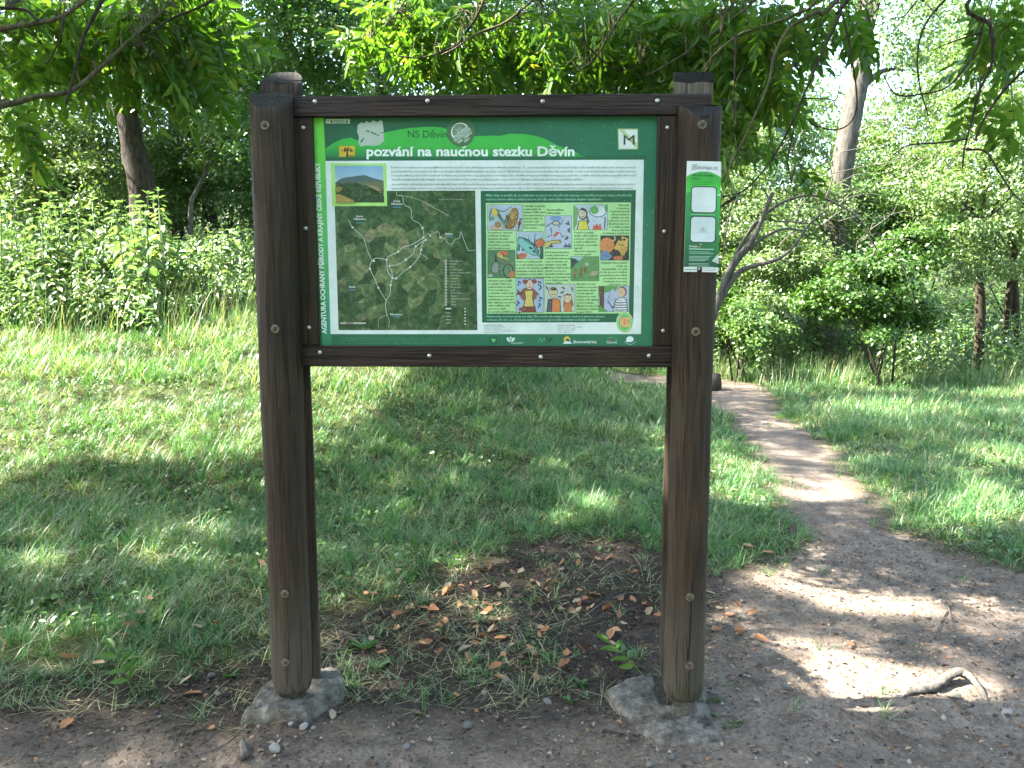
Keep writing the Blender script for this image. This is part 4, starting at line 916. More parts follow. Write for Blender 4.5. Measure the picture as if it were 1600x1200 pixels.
# ------------------------------------------------------------------ concrete footings
def adopt(o, p):
    o.parent = p; o.matrix_parent_inverse = mathutils.Matrix.Translation(-p.location)
    return o
def footing(poly, zt, label, pit=None, seed=0):
    xs = [p[0] for p in poly]; ys = [p[1] for p in poly]; c = .008
    X, Y = np.meshgrid(np.arange(min(xs) - .06, max(xs) + .06, c), np.arange(min(ys) - .06, max(ys) + .06, c))
    jx = X + .06 * (fbm(X * 14, Y * 14, 40 + seed) - .47); jy = Y + .06 * (fbm(X * 14, Y * 14, 50 + seed) - .47)
    m = blur(in_poly(jx, jy, poly).astype(float), 1)
    z = H(X, Y) - .03 + (zt - H(X, Y) + .03) * m + m * (.034 * (fbm(X * 16, Y * 16, 60 + seed) - .47) + .022 * (fbm(X * 60, Y * 60, 61 + seed, 3) - .44))
    if pit:
        pm = blur(in_poly(jx, jy, pit).astype(float), 1); z = z - pm * (zt + .06)
    ny, nx = X.shape; idx = np.arange(nx * ny).reshape(ny, nx)
    F = np.stack([idx[:-1, :-1], idx[:-1, 1:], idx[1:, 1:], idx[1:, :-1]], -1).reshape(-1, 4)
    keep = (m.ravel()[F].max(1) > .02); F = F[keep]; u, inv = np.unique(F, return_inverse=True)
    V = np.stack([X.ravel(), Y.ravel(), z.ravel()], 1)[u]
    o = link('concrete_footing', np_mesh('concrete_footing', V, inv.reshape(-1, 4), None, False), M['concrete'])
    return tag(o, label, 'footing', 'concrete footings of the board')
footing([(-.99, 2.665), (-.86, 2.65), (-.745, 2.665), (-.70, 2.74), (-.66, 2.86), (-.70, 3.0), (-.93, 3.0), (-.985, 2.82)], .078, 'chipped raised concrete block under the uncracked board post')
fr = [tuple(G(*p)) for p in ((940, 1088), (975, 1066), (1015, 1058), (1095, 1062), (1108, 1098), (1128, 1163), (1080, 1172), (1022, 1166), (985, 1132))]
fp = [tuple(G(*p)) for p in ((1018, 1052), (1082, 1056), (1086, 1098), (1070, 1112), (1040, 1110), (1020, 1092))]
footing(fr, .024, 'low crumbling concrete slab with open hole under the cracked post', fp, 5)

# ------------------------------------------------------------------ grass
def proj(x, y, z):
    x = np.asarray(x, float); dz = np.asarray(z, float) - CAM_H
    D = np.asarray(y) * math.cos(PITCH) - dz * math.sin(PITCH); u = np.asarray(y) * math.sin(PITCH) + dz * math.cos(PITCH)
    D = np.maximum(D, .05)
    return 800 + FPX * x / D, 600 - FPX * u / D
def blades(P, az, L, W, bend, lean, rnd):
    n = len(P); d = np.stack([np.cos(az), np.sin(az), np.zeros(n)], 1); s = np.stack([-np.sin(az), np.cos(az), np.zeros(n)], 1); up = np.array((0, 0, 1.0))
    def pos(t): return P + d * ((lean * t + bend * t * t) * L)[:, None] + up * (t * L * np.sqrt(np.maximum(.05, 1 - lean ** 2)) - .55 * bend * t * t * L)[:, None]
    m = pos(np.full(n, .5)); tip = pos(np.ones(n)); sw = s * W[:, None] * .5
    V = np.stack([P - sw, P + sw, m + sw * .85, m - sw * .85, tip], 1).reshape(-1, 3)
    o = (np.arange(n) * 5)[:, None]
    F = np.concatenate([o + np.array([[0, 1, 2]]), o + np.array([[0, 2, 3]]), o + np.array([[3, 2, 4]])], 0)
    return V, F, np.repeat(rnd, 5)
def grass_field(name, y0, y1, tufts_m2, per, hgt, wid, label, seed, flat=.35):
    g_ = np.random.default_rng(seed); fw = lambda y: .70 * y + .5
    area = (y1 - y0) * 2 * fw((y0 + y1) / 2); n = int(area * tufts_m2)
    y = g_.uniform(y0, y1, n); x = g_.uniform(-1, 1, n) * fw(y)
    bare = samp(BARE_S, x, y); pat = fbm(x * 1.7, y * 1.7, seed + 3); fine = fbm(x * 6, y * 6, seed + 4)
    lawn = np.clip(1 - bare * 1.02, 0, 1); stray = .4 * (samp(PATH_S, x, y) < .3) * sstep(.46, .6, fine) + .006
    px, py = proj(x, y, terrain0(x, y))
    thin = 1 - .55 * sstep(.5, .34, fine) * sstep(760, 900, py)          # worn, open sward close to the board
    ok = g_.random(n) < np.maximum(lawn * thin * sstep(.2, .45, pat + .2), stray)
    x, y, bare, pat = x[ok], y[ok], bare[ok], pat[ok]; n = len(x)
    k = g_.poisson(per, n) + 2; id_ = np.repeat(np.arange(n), k); m = len(id_)
    tall = (hgt * (.35 + 1.3 * pat + .6 * (g_.random(n) < .10)) * (1 - .45 * np.clip(bare, 0, 1)))[id_]
    r_ = .004 + .028 * g_.random(m); a0 = g_.uniform(0, 2 * math.pi, m)
    bx = x[id_] + np.cos(a0) * r_; by = y[id_] + np.sin(a0) * r_
    P = np.stack([bx, by, H(bx, by) - .004], 1)
    az = a0 + g_.normal(0, .7, m); L = tall * g_.uniform(.45, 1.25, m); W = wid * g_.uniform(.6, 1.3, m)
    tr = np.clip(.36 + .5 * (pat - .5) * 2 + g_.normal(0, .15, n), 0, .86)[id_] + g_.normal(0, .09, m)
    dry = g_.random(m) < (.13 + .32 * sstep(.55, .3, fbm(bx * 2.6, by * 2.6, seed + 9))); tr = np.where(dry, g_.uniform(.84, 1, m), np.clip(tr, 0, .82))
    lean = np.clip(g_.uniform(.05, .55, m) + np.where(dry, flat, 0), 0, .93); bend = g_.uniform(.1, .75, m)
    V, F, rn = blades(P, az, L, W, bend, lean, tr)
    o = link(name, np_mesh(name, V, F, {'rnd': rn}), M['grass'])
    return tag(o, label, 'grass', kind='stuff')
grass_field('grass', 2.3, 4.6, 430, 9, .12, .0040, 'shaggy grass in the shade close to the board', 101)
grass_field('grass', 4.6, 8.0, 270, 9, .12, .0051, 'short meadow grass behind the board', 102)
grass_field('grass', 8.0, 12.5, 145, 8, .16, .0074, 'sunlit rough grass before the nettles', 103, .2)
grass_field('grass', 12.5, 19.0, 60, 7, .22, .012, 'distant grass at the edge of the woods', 104, .2)

# ------------------------------------------------------------------ leaves of ash: compound leaf templates
def ash_template(i):
    g_ = np.random.default_rng(50 + i); P = []; D = []; L = []; W = []
    droop = lambda t: -.10 * t * t * (1 + .5 * i % 2)
    for t in (.30, .48, .66, .83):
        for s in (-1, 1):
            if g_.random() < .05: continue
            P.append((t + g_.normal(0, .012), 0, droop(t))); a = R(g_.uniform(42, 62))
            D.append((math.cos(a), s * math.sin(a), -.18 + g_.normal(0, .13))); q = g_.uniform(.85, 1.1) * (.36 if t > .4 else .31); L.append(q); W.append(q * g_.uniform(.33, .42))
    P.append((1, 0, droop(1))); D.append((1, g_.normal(0, .1), -.25)); L.append(.37); W.append(.15)
    P = np.array(P); D = np.array(D); Nn = np.tile((0, 0, 1.0), (len(P), 1)) + g_.normal(0, .22, (len(P), 3))
    V, F = leaves(P, D, Nn, np.array(L), np.array(W), T_LEAF)
    rn = np.repeat(g_.uniform(0, .35, len(P)), 6)
    # stalk: a thin three-sided rib
    ts = np.linspace(0, 1, 5); Vs = []; 
    for t in ts:
        for q in range(3): Vs.append((t, .0085 * math.cos(q * 2.094) * (1.2 - .6 * t), droop(t) + .0085 * math.sin(q * 2.094)))
    Fs = [(a * 3 + b, a * 3 + (b + 1) % 3, (a + 1) * 3 + (b + 1) % 3, (a + 1) * 3 + b) for a in range(4) for b in range(3)]
    o = len(V); V = np.vstack([V, Vs]); F = np.vstack([F, np.array(Fs) + o]); rn = np.concatenate([rn, np.full(len(Vs), .3)])
    me = np_mesh('leaf', V, F, {'rnd': rn}); me.materials.append(M['ash_leaf'])
    return me
ASH = [ash_template(i) for i in range(6)]
def frame_matrix(P, D, Nn, s):
    D = norm(np.asarray(D, float)); S = norm(np.cross(Nn, D)); N2 = np.cross(D, S)
    m = mathutils.Matrix.Identity(4)
    for r_ in range(3):
        m[r_][0] = D[r_] * s; m[r_][1] = S[r_] * s; m[r_][2] = N2[r_] * s; m[r_][3] = P[r_]
    return m
def leaf_on(parent, P, D, Nn, s):
    o = bpy.data.objects.new('leaf', random.choice(ASH)); COL.objects.link(o)
    adopt(o, parent); o.matrix_basis = frame_matrix(P, D, Nn, s)
    return o
def compound_arrays(P, D, Nn, Lc, g_):
    """the same compound leaf as bare leaflets for the part of a crown too far or too dense to pick apart"""
    n = len(P); D = norm(D); S = norm(np.cross(Nn, D)); N2 = np.cross(D, S); oP = []; oD = []; oL = []
    for t in (.3, .5, .7, .86):
        for s in (-1, 1):
            a = R(52); oP.append(P + D * (t * Lc)[:, None] - N2 * (.1 * t * t * Lc)[:, None]); oD.append(D * math.cos(a) + S * s * math.sin(a) - N2 * .2 + g_.normal(0, .12, (n, 3))); oL.append(Lc * .36)
    oP.append(P + D * Lc[:, None] - N2 * (.1 * Lc)[:, None]); oD.append(D - N2 * .25); oL.append(Lc * .37)
    return np.concatenate(oP), np.concatenate(oD), np.concatenate([N2] * 9), np.concatenate(oL)

# where the sun reaches the ground between the crowns (outlines seen in the photograph)
lit_edge = [(-500, 742), (0, 738), (120, 716), (200, 728), (300, 738), (400, 702), (520, 706), (575, 660), (610, 622), (650, 596), (690, 581)]
lit_poly = [tuple(G(*p)) for p in lit_edge] + [(-1.2, 18), (-2, 24), (-30, 24), (-14, 6.5)]
lit_ell = [(1165, 762, 62, 48), (1290, 764, 85, 20), (1405, 782, 34, 13), (1306, 859, 45, 15), (1352, 896, 100, 36), (1322, 932, 95, 34), (1400, 935, 45, 22), (1165, 1003, 60, 26), (1262, 1036, 125, 36), (1352, 1074, 100, 52), (1345, 1112, 62, 26),
           (1486, 1072, 90, 24), (1505, 1027, 60, 12), (1590, 1165, 40, 26), (1484, 1158, 42, 34), (1560, 1090, 40, 20), (1545, 905, 70, 12), (985, 1088, 42, 26), (780, 962, 40, 12), (1135, 955, 42, 20), (1078, 1030, 14, 55), (1548, 800, 70, 45),
           (1450, 830, 40, 30), (1590, 720, 40, 20), (1180, 660, 40, 14), (940, 790, 60, 18), (860, 815, 30, 8), (1400, 640, 120, 9), (1560, 610, 90, 16), (1210, 612, 50, 9),
           (90, 990, 50, 10), (330, 830, 50, 8), (40, 1060, 40, 12), (230, 870, 40, 6), (620, 760, 50, 8), (470, 860, 30, 6)]
LC = .05; lgx, lgy = np.meshgrid(np.arange(-12, 12, LC), np.arange(0, 22, LC))
wx = lgx + .7 * (fbm(lgx * 1.6, lgy * 1.6, 71) - .47) + .6 * (fbm(lgx * 5, lgy * 5, 72) - .47); wy = lgy + 1.3 * (fbm(lgx * 1.6, lgy * 1.6, 73) - .47) + 1.0 * (fbm(lgx * 5, lgy * 5, 74) - .47)
LIT = in_poly(wx, wy, lit_poly)
lpx, lpy = proj(lgx + .10 * (fbm(lgx * 5, lgy * 5, 75) - .47), lgy + .16 * (fbm(lgx * 5, lgy * 5, 76) - .47), terrain0(lgx, lgy))
rl = np.random.default_rng(12)
lit_ell = [(a, b2, ra * .78, rb * .78) for a, b2, ra, rb in lit_ell] + [(rl.uniform(0, 1060), rl.uniform(715, 900), rl.uniform(8, 34), rl.uniform(2.5, 7)) for _ in range(46)]
for (a, b2, ra, rb) in lit_ell: LIT |= (((lpx - a) / ra) ** 2 + ((lpy - b2) / rb) ** 2) < 1
def lit_at(x, y):
    i = ((y) / LC).astype(int); j = ((x + 12) / LC).astype(int); ok = (i >= 0) & (i < LIT.shape[0]) & (j >= 0) & (j < LIT.shape[1])
    return LIT[np.clip(i, 0, LIT.shape[0] - 1), np.clip(j, 0, LIT.shape[1] - 1)] & ok

# ------------------------------------------------------------------ the ash trees whose branches hang into the picture
ash_a = tag(empty('ash_tree', (-4.7, .9, 0)), 'ash tree whose leafy low branches hang before the board post with slanted top', 'tree')
ash_b = tag(empty('ash_tree', (4.9, 1.9, 0)), 'ash tree whose dark twigs hang down beside the narrow sign and behind the board', 'tree')
def wood(parent, pts, r0, r1, mat, name='branch', n=7, k=5, rough=.08):
    P = smooth_line(pts, k); mb = MB(); t = np.linspace(0, 1, len(P)); mb.tube(P, r0 + (r1 - r0) * t ** .8, n, True, rough, len(pts))
    return adopt(mb.build(name, mat), parent)
wood(ash_a, [(-4.7, .9, -.2), (-4.72, .9, 1.2), (-4.6, .95, 3.0), (-4.7, .7, 5.2), (-4.9, .3, 7.4)], .24, .09, M['bark'], 'trunk', 12)
wood(ash_b, [(4.9, 1.9, -.2), (4.85, 1.95, 1.2), (4.7, 2.0, 2.8), (4.5, 2.1, 5.0), (4.2, 2.3, 7.6)], .21, .08, M['bark'], 'trunk', 12)
wood(ash_a, [(-4.6, .95, 1.6), (-3.6, 1.8, 1.95), (-2.7, 2.4, 2.1), at(-120, 175, 2.62)], .055, .014, M['limb'])
wood(ash_a, [(-4.62, .95, 2.4), (-3.6, 1.7, 2.6), (-2.7, 2.4, 2.55), at(-120, 62, 2.7)], .05, .013, M['limb'])
wood(ash_a, [(-4.65, .9, 3.4), (-3.2, 1.8, 3.5), (-1.9, 2.5, 3.2), at(190, -60, 2.6)], .05, .012, M['limb'])
for q in ((-7, -1.5, 6.6), (-6.4, 1.8, 7), (-3.2, -.8, 6.6), (-2.8, 1.6, 6.8), (-5.2, -1.8, 6.3)): wood(ash_a, [(-4.7, .7, 4.6), tuple((np.array((-4.7, .7, 5.6)) + np.array(q)) / 2), q], .09, .02, M['bark'])
wood(ash_b, [(4.7, 2.0, 3.0), (3.4, 2.7, 3.6), (2.2, 3.2, 3.5), (.9, 3.7, 3.45), (-.6, 4.2, 3.6)], .07, .02, M['limb'])
for q in ((1.5, 2.5, 7), (2.5, 5.5, 7.4), (.8, .2, 6.6), (4.2, -.5, 6.8), (5.6, 4.6, 7.2), (-.6, 3.6, 7.2)): wood(ash_b, [(4.5, 2.1, 4.8), tuple((np.array((4.5, 2.1, 6.0)) + np.array(q)) / 2), q], .08, .02, M['bark'])

# branches seen in the photograph: (pixel polyline, depth from..to, radius from..to)
def branch_px(parent, L_, Ya, Yb, r0, r1, mat, root=None):
    n = len(L_); P = [at(x, y, Ya + (Yb - Ya) * i / (n - 1)) for i, (x, y) in enumerate(L_)]
    if root is not None: P = [np.array(root)] + P
    wood(parent, P, r0, r1, mat, 'branch', 7, 5, .10)
    return smooth_line(P, 5)
A_lines = [branch_px(ash_a, [(-120, 175), (0, 165), (60, 150), (110, 142), (150, 112), (200, 65), (240, 30), (300, -30)], 2.62, 2.95, .0135, .004, M['limb']),
           branch_px(ash_a, [(-120, 62), (0, 46), (60, 36), (100, 25), (150, -12), (210, -50)], 2.7, 2.8, .012, .006, M['limb']),
           branch_px(ash_a, [(190, -60), (155, 10), (130, 60), (115, 120), (103, 162)], 2.6, 2.55, .008, .0035, M['twig']),
           branch_px(ash_a, [(380, -60), (335, -4), (310, 12), (270, 28), (235, 52), (205, 72)], 2.9, 2.85, .005, .0022, M['twig']),
           branch_px(ash_a, [(100, 25), (95, 55), (80, 90), (70, 100)], 2.7, 2.68, .004, .002, M['twig']),
           branch_px(ash_a, [(0, 12), (40, 16), (60, 34)], 2.72, 2.7, .006, .004, M['twig']),
           branch_px(ash_a, [(205, 40), (218, 60), (232, 85), (240, 90)], 2.85, 2.8, .004, .002, M['twig'])]
B_lines = [branch_px(ash_b, L_, Ya, Yb, r0, r1, m_, root) for L_, Ya, Yb, r0, r1, m_, root in (
    ([(1334, -10), (1314, 20), (1297, 57), (1277, 100), (1254, 153), (1227, 213), (1200, 257), (1164, 297), (1130, 307)], 3.2, 3.1, .009, .0025, M['twig'], (2.0, 3.25, 3.5)),
    ([(1317, -10), (1274, 20), (1234, 43), (1210, 87), (1200, 133), (1167, 207), (1128, 285)], 3.3, 3.2, .013, .004, M['limb'], (1.9, 3.3, 3.5)),
    ([(1290, -20), (1247, 20), (1187, 43), (1150, 57), (1104, 100), (1085, 150)], 3.25, 3.4, .008, .003, M['limb'], (1.7, 3.4, 3.5)),
    ([(1150, 53), (1148, 120), (1147, 187)], 3.3, 3.3, .006, .002, M['twig'], None),
    ([(1317, 23), (1330, 87), (1339, 160), (1327, 193), (1300, 203), (1267, 193)], 3.1, 3.1, .0045, .002, M['twig'], None),
    ([(1490, -15), (1447, 37), (1434, 83), (1437, 133), (1450, 180)], 3.0, 3.0, .006, .002, M['twig'], (2.1, 3.1, 3.2)),
    ([(1525, -15), (1547, 40), (1550, 97), (1530, 143), (1517, 193), (1507, 233), (1504, 263)], 2.9, 2.9, .009, .003, M['twig'], (2.3, 3.0, 3.2)),
    ([(1534, 43), (1524, 80), (1484, 133), (1440, 147), (1400, 147), (1380, 117)], 2.9, 3.0, .005, .002, M['twig'], None),
    ([(1640, 70), (1600, 110), (1567, 143), (1537, 187), (1524, 220)], 2.8, 2.9, .006, .003, M['twig'], (2.6, 2.9, 3.2)),
    ([(1510, 217), (1467, 223), (1420, 227), (1394, 243)], 2.9, 2.95, .004, .002, M['twig'], None),
    ([(1510, 233), (1540, 237), (1560, 267), (1584, 303), (1612, 330)], 2.9, 2.85, .005, .002, M['twig'], None),
    ([(1584, 303), (1547, 337), (1510, 333), (1517, 293)], 2.85, 2.9, .003, .0015, M['twig'], None),
    ([(1534, 50), (1484, 67), (1454, 80)], 2.9, 3.0, .004, .0015, M['twig'], None),
    ([(1437, -5), (1410, 27)], 3.0, 3.05, .005, .002, M['twig'], (2.0, 3.15, 3.3)),
    ([(1200, -30), (1130, 40), (1060, 90), (1010, 118)], 3.5, 3.6, .008, .003, M['limb'], (1.3, 3.55, 3.45)),
    ([(1130, 40), (1110, 100), (1085, 135), (1040, 200)], 3.4, 3.5, .005, .002, M['twig'], None),
    ([(1240, 205), (1231, 250), (1238, 290)], 3.1, 3.1, .004, .002, M['twig'], None),
    ([(1254, 153), (1290, 154), (1308, 152), (1313, 100), (1300, 60)], 3.15, 3.1, .003, .0015, M['twig'], None),
    ([(855, -20), (830, 2), (790, 35), (747, 52), (712, 75), (690, 86)], 3.9, 3.8, .009, .004, M['limb'], (.3, 3.95, 3.5)),
    ([(760, -10), (725, 55), (705, 75), (660, 90), (623, 88)], 4.0, 3.9, .007, .003, M['twig'], (0, 4.0, 3.5)),
    ([(1000, -30), (960, 40), (930, 90), (905, 112)], 3.7, 3.7, .006, .003, M['twig'], (.6, 3.8, 3.5)),
    ([(905, 60), (960, 108), (1000, 100)], 3.7, 3.7, .004, .002, M['twig'], None),
    ([(1150, 307), (1110, 340), (1080, 420)], 3.2, 3.3, .006, .003, M['twig'], None),
    ([(640, -30), (620, 20), (580, 60)], 4.0, 4.0, .005, .002, M['twig'], (-.5, 4.15, 3.6)))]
def sprout(parent, lines, spots, n_max):
    """compound leaves set along the branches; spots = (px, py, rx, ry, how many, depth) adds side shoots where the photograph shows leaves"""
    cnt = 0; g_ = np.random.default_rng(33 + n_max)
    pts = np.vstack([l[1:] for l in lines]); tan = np.vstack([np.gradient(l, axis=0)[1:] for l in lines])
    for (px, py, rx, ry, n, Y) in spots:
        for _ in range(n):
            if cnt >= n_max: return
            a = g_.uniform(0, 6.28); q = math.sqrt(g_.random()); tgt = at(px + rx * q * math.cos(a), py + ry * q * math.sin(a), Y + .12 + abs(g_.normal(0, .2)))
            i = np.argmin(np.linalg.norm(pts - tgt, axis=1)); base = pts[i]; d = tgt - base; dist = np.linalg.norm(d)
            s = g_.uniform(.17, .25); dirn = norm(d + np.array((0, 0, -.12)) + g_.normal(0, .15, 3) * max(dist, .1))
            start = tgt - dirn * s * .55
            if np.linalg.norm(start - base) > .03:          # a green side shoot carries the leaf
                mb = MB(); mid = (start + base) / 2 + np.array((0, 0, .03)); mb.tube(smooth_line([base, mid, start], 4), np.linspace(.0028, .0013, 9), 5, False)
                adopt(mb.build('shoot', M['limb']), parent)
            Nn = norm(np.array((-.3, -.85, .8)) + g_.normal(0, .5, 3))
            leaf_on(parent, start, dirn, Nn, s); cnt += 1
sprout(ash_a, A_lines, [(60, 90, 80, 60, 22, 2.75), (180, 95, 80, 60, 24, 2.85), (290, 60, 60, 50, 20, 2.95), (240, 130, 60, 40, 14, 2.85), (320, 120, 30, 45, 10, 2.95), (130, 20, 120, 24, 22, 2.8), (20, 200, 30, 36, 7, 2.6), (30, 245, 22, 12, 2, 2.6), (300, 10, 60, 20, 12, 2.95), (150, 60, 160, 70, 22, 3.1)], 160)
sprout(ash_b, B_lines, [(610, 80, 70, 40, 26, 3.95), (700, 60, 90, 55, 34, 3.9), (800, 70, 90, 55, 32, 3.85), (900, 80, 90, 55, 34, 3.7), (990, 70, 70, 70, 34, 3.6), (1100, 60, 60, 60, 28, 3.4), (1190, 90, 70, 80, 30, 3.3), (1150, 190, 50, 60, 16, 3.25), (1220, 160, 40, 40, 10, 3.2),
                        (1235, 30, 90, 30, 14, 3.2), (1345, 50, 40, 34, 8, 3.1), (1250, 270, 20, 20, 2, 3.1), (1570, 60, 50, 60, 18, 2.85), (1540, 190, 40, 30, 3, 2.85), (1590, 200, 14, 30, 2, 2.8), (1130, 260, 30, 40, 5, 3.2)], 300)

def more_foliage(parent, spots, seed):
    """the leaves behind the nearest ones, too many to pick apart"""
    g_ = np.random.default_rng(seed); P = []
    for px, py, rx, ry, n, Y in spots:
        for _ in range(n):
            a = g_.uniform(0, 6.28); q = math.sqrt(g_.random()); P.append(at(px + rx * q * math.cos(a), py + ry * q * math.sin(a), Y + .25 + abs(g_.normal(0, .35))))
    P = np.array(P); m = len(P); D = norm(g_.normal(0, 1, (m, 3)) * (1, 1, .4) + (0, 0, -.35)); Nn = norm(np.array((-.3, -.7, .9)) + g_.normal(0, .5, (m, 3)))
    p, d, nn, l = compound_arrays(P, D, Nn, g_.uniform(.17, .25, m), g_)
    adopt(leaf_object('foliage', p, d, nn, l, l * .40, g_.random(len(p)) * .9, M['ash_leaf'], None, T_LEAF), parent)
more_foliage(ash_a, [(150, 50, 190, 70, 90, 3.1), (290, 60, 70, 60, 40, 3.1)], 41)
more_foliage(ash_b, [(640, 50, 110, 60, 120, 4.2), (780, 60, 110, 70, 130, 4.1), (920, 70, 110, 70, 140, 4.0), (1030, 60, 80, 80, 110, 3.8), (1130, 80, 80, 80, 90, 3.5), (1200, 40, 110, 40, 50, 3.4), (1150, 180, 50, 70, 40, 3.4), (1580, 40, 40, 50, 16, 3.0)], 42)
# crowns overhead, out of the picture, that throw the dappled shade
LEAF_SPOTS = [(*at(px, py, Y), r_, pr_) for px, py, Y, r_, pr_ in ((60, 60, 2.9, .26, .9), (190, 90, 3.0, .3, .9), (300, 90, 3.1, .3, .97), (20, 210, 2.7, .14, .95), (600, 80, 4.1, .36, .97), (700, 60, 4.0, .22, .85), (860, 90, 3.9, .3, .9), (780, 80, 3.95, .2, .8), (1000, 40, 3.7, .25, .8))]
def gz0(x, y): return float(terrain0(np.array(x), np.array(y)))
def overhead(parent, n, dom, hmin, hmax, dens, seed, near):
    g_ = np.random.default_rng(seed); nc = n // 14
    qx = g_.uniform(dom[0], dom[1], nc); qy = g_.uniform(dom[2], dom[3], nc); hz = g_.uniform(hmin, hmax, nc) + .10 * np.maximum(0, qy - 4)
    k = hz / SUN[2]; C = np.stack([qx + SUN[0] * k, qy + SUN[1] * k, hz], 1)
    mine = near(C); C = C[mine]; qx, qy = qx[mine], qy[mine]
    P = np.repeat(C, 14, 0) + g_.normal(0, .26, (len(C) * 14, 3)); m = len(P)
    D = norm(g_.normal(0, 1, (m, 3)) * (1, 1, .5) + (0, 0, -.3)); Lc = g_.uniform(.28, .4, m); lit = np.zeros(m, bool)
    for f_ in (0, .4, .8, 1.25):
        Q = P + D * (Lc * f_)[:, None]; t = Q[:, 2] / SUN[2]; t = (Q[:, 2] - terrain0(Q[:, 0] - SUN[0] * t, Q[:, 1] - SUN[1] * t)) / SUN[2]; gxs = Q[:, 0] - SUN[0] * t; gys = Q[:, 1] - SUN[1] * t; lit |= lit_at(gxs, gys)
    for (c0, c1, c2, rr_, pr_) in LEAF_SPOTS:          # openings through which the sun reaches the low branches
        v = np.array((c0, c1, c2)) - P; tt = v @ SUN; dd = np.linalg.norm(v - tt[:, None] * SUN, axis=1); lit |= (dd < rr_) & (tt < 0) & (g_.random(len(P)) < pr_)
    keep = (~lit | (g_.random(len(P)) < .02)) & (g_.random(len(P)) < dens(gxs, gys))
    _, vy = proj(P[:, 0], P[:, 1], P[:, 2]); vx, _ = proj(P[:, 0], P[:, 1], P[:, 2])
    keep &= ~((P[:, 1] > .3) & (vy > -60) & (vx > -100) & (vx < 1700))
    P, D, Lc = P[keep], D[keep], Lc[keep]; m = len(P); Nn = norm(g_.normal(0, .5, (m, 3)) + (0, 0, 1))
    p, d, nn, l = compound_arrays(P, D, Nn, Lc, g_)
    o = leaf_object('crown', p, d, nn, l, l * .40, g_.random(len(p)), M['canopy_leaf'])
    adopt(o, parent)
def shade_density(x, y):
    return np.clip(np.where((y > 6.2) & (x > 1.0), .38, 1.0) * (.6 + 1.1 * fbm(x * 1.2, y * 1.2, 88)), 0, 1)
DOM = (-6.5, 9.0, .2, 12.0)
for q in ((-9.5, 1.5, 6.8), (-8.5, 4.5, 7.2), (-10, -1, 6.5)): wood(ash_a, [(-4.7, .7, 5.0), tuple((np.array((-4.7, .7, 6.4)) + np.array(q)) / 2), q], .09, .02, M['bark'])
def shade_of_board():
    """the lowest layer of the left crown, which keeps the board itself in shade"""
    g_ = np.random.default_rng(205); n = 1500; u = g_.uniform(-1.0, 1.0, n); z = g_.uniform(.75, 2.5, n); h_ = g_.uniform(6.0, 9.0, n); k = (h_ - z) / SUN[2]
    P = np.stack([u + SUN[0] * k, SB_Y - .2 + g_.uniform(-.1, .25, n) + SUN[1] * k, h_], 1); D = norm(g_.normal(0, 1, (n, 3)) * (1, 1, .5) + (0, 0, -.3)); Lc = g_.uniform(.26, .36, n); lit = np.zeros(n, bool)
    for f_ in (0, .4, .8, 1.25):
        Q = P + D * (Lc * f_)[:, None]; t = Q[:, 2] / SUN[2]; gx_ = Q[:, 0] - SUN[0] * t; gy_ = Q[:, 1] - SUN[1] * t; lit |= lit_at(gx_, gy_)
    P, D, Lc = P[~lit], D[~lit], Lc[~lit]; Nn = norm(g_.normal(0, .4, (len(P), 3)) + SUN)
    p, d, nn, l = compound_arrays(P, D, Nn, Lc, g_); adopt(leaf_object('crown', p, d, nn, l, l * .40, g_.random(len(p)), M['canopy_leaf']), ash_a)
shade_of_board()  # extra leaf layer out of view, added to block sun on the board
ash_c = tag(empty('ash_tree', (-10.2, 3.2, gz0(-10.2, 3.2))), 'tall ash at the side of the meadow whose high crown shades the board', 'tree')
wood(ash_c, [(-10.2, 3.2, -.2), (-10.3, 3.2, 2.0), (-10.1, 3.1, 4.5), (-10.2, 3.3, 7.0), (-10.0, 3.2, 9.4)], .26, .08, M['bark'], 'trunk', 12)
for q in ((-13, 1.5, 8.6), (-12.5, 5.5, 9), (-8, .8, 8.6), (-7.8, 5.2, 8.8), (-10, 7.5, 9), (-11, -.5, 8.2)): wood(ash_c, [(-10.2, 3.2, 5.4), tuple((np.array((-10.2, 3.2, 7.2)) + np.array(q)) / 2), q], .09, .02, M['bark'])
overhead(ash_c, 36000, DOM, 6.8, 10.0, shade_density, 203, lambda C: (C[:, 0] < -6.8))
overhead(ash_a, 36000, DOM, 6.8, 10.0, shade_density, 203, lambda C: (C[:, 0] >= -6.8) & (C[:, 0] < -.8))
overhead(ash_b, 36000, DOM, 6.8, 10.0, shade_density, 203, lambda C: (C[:, 0] >= -.8))
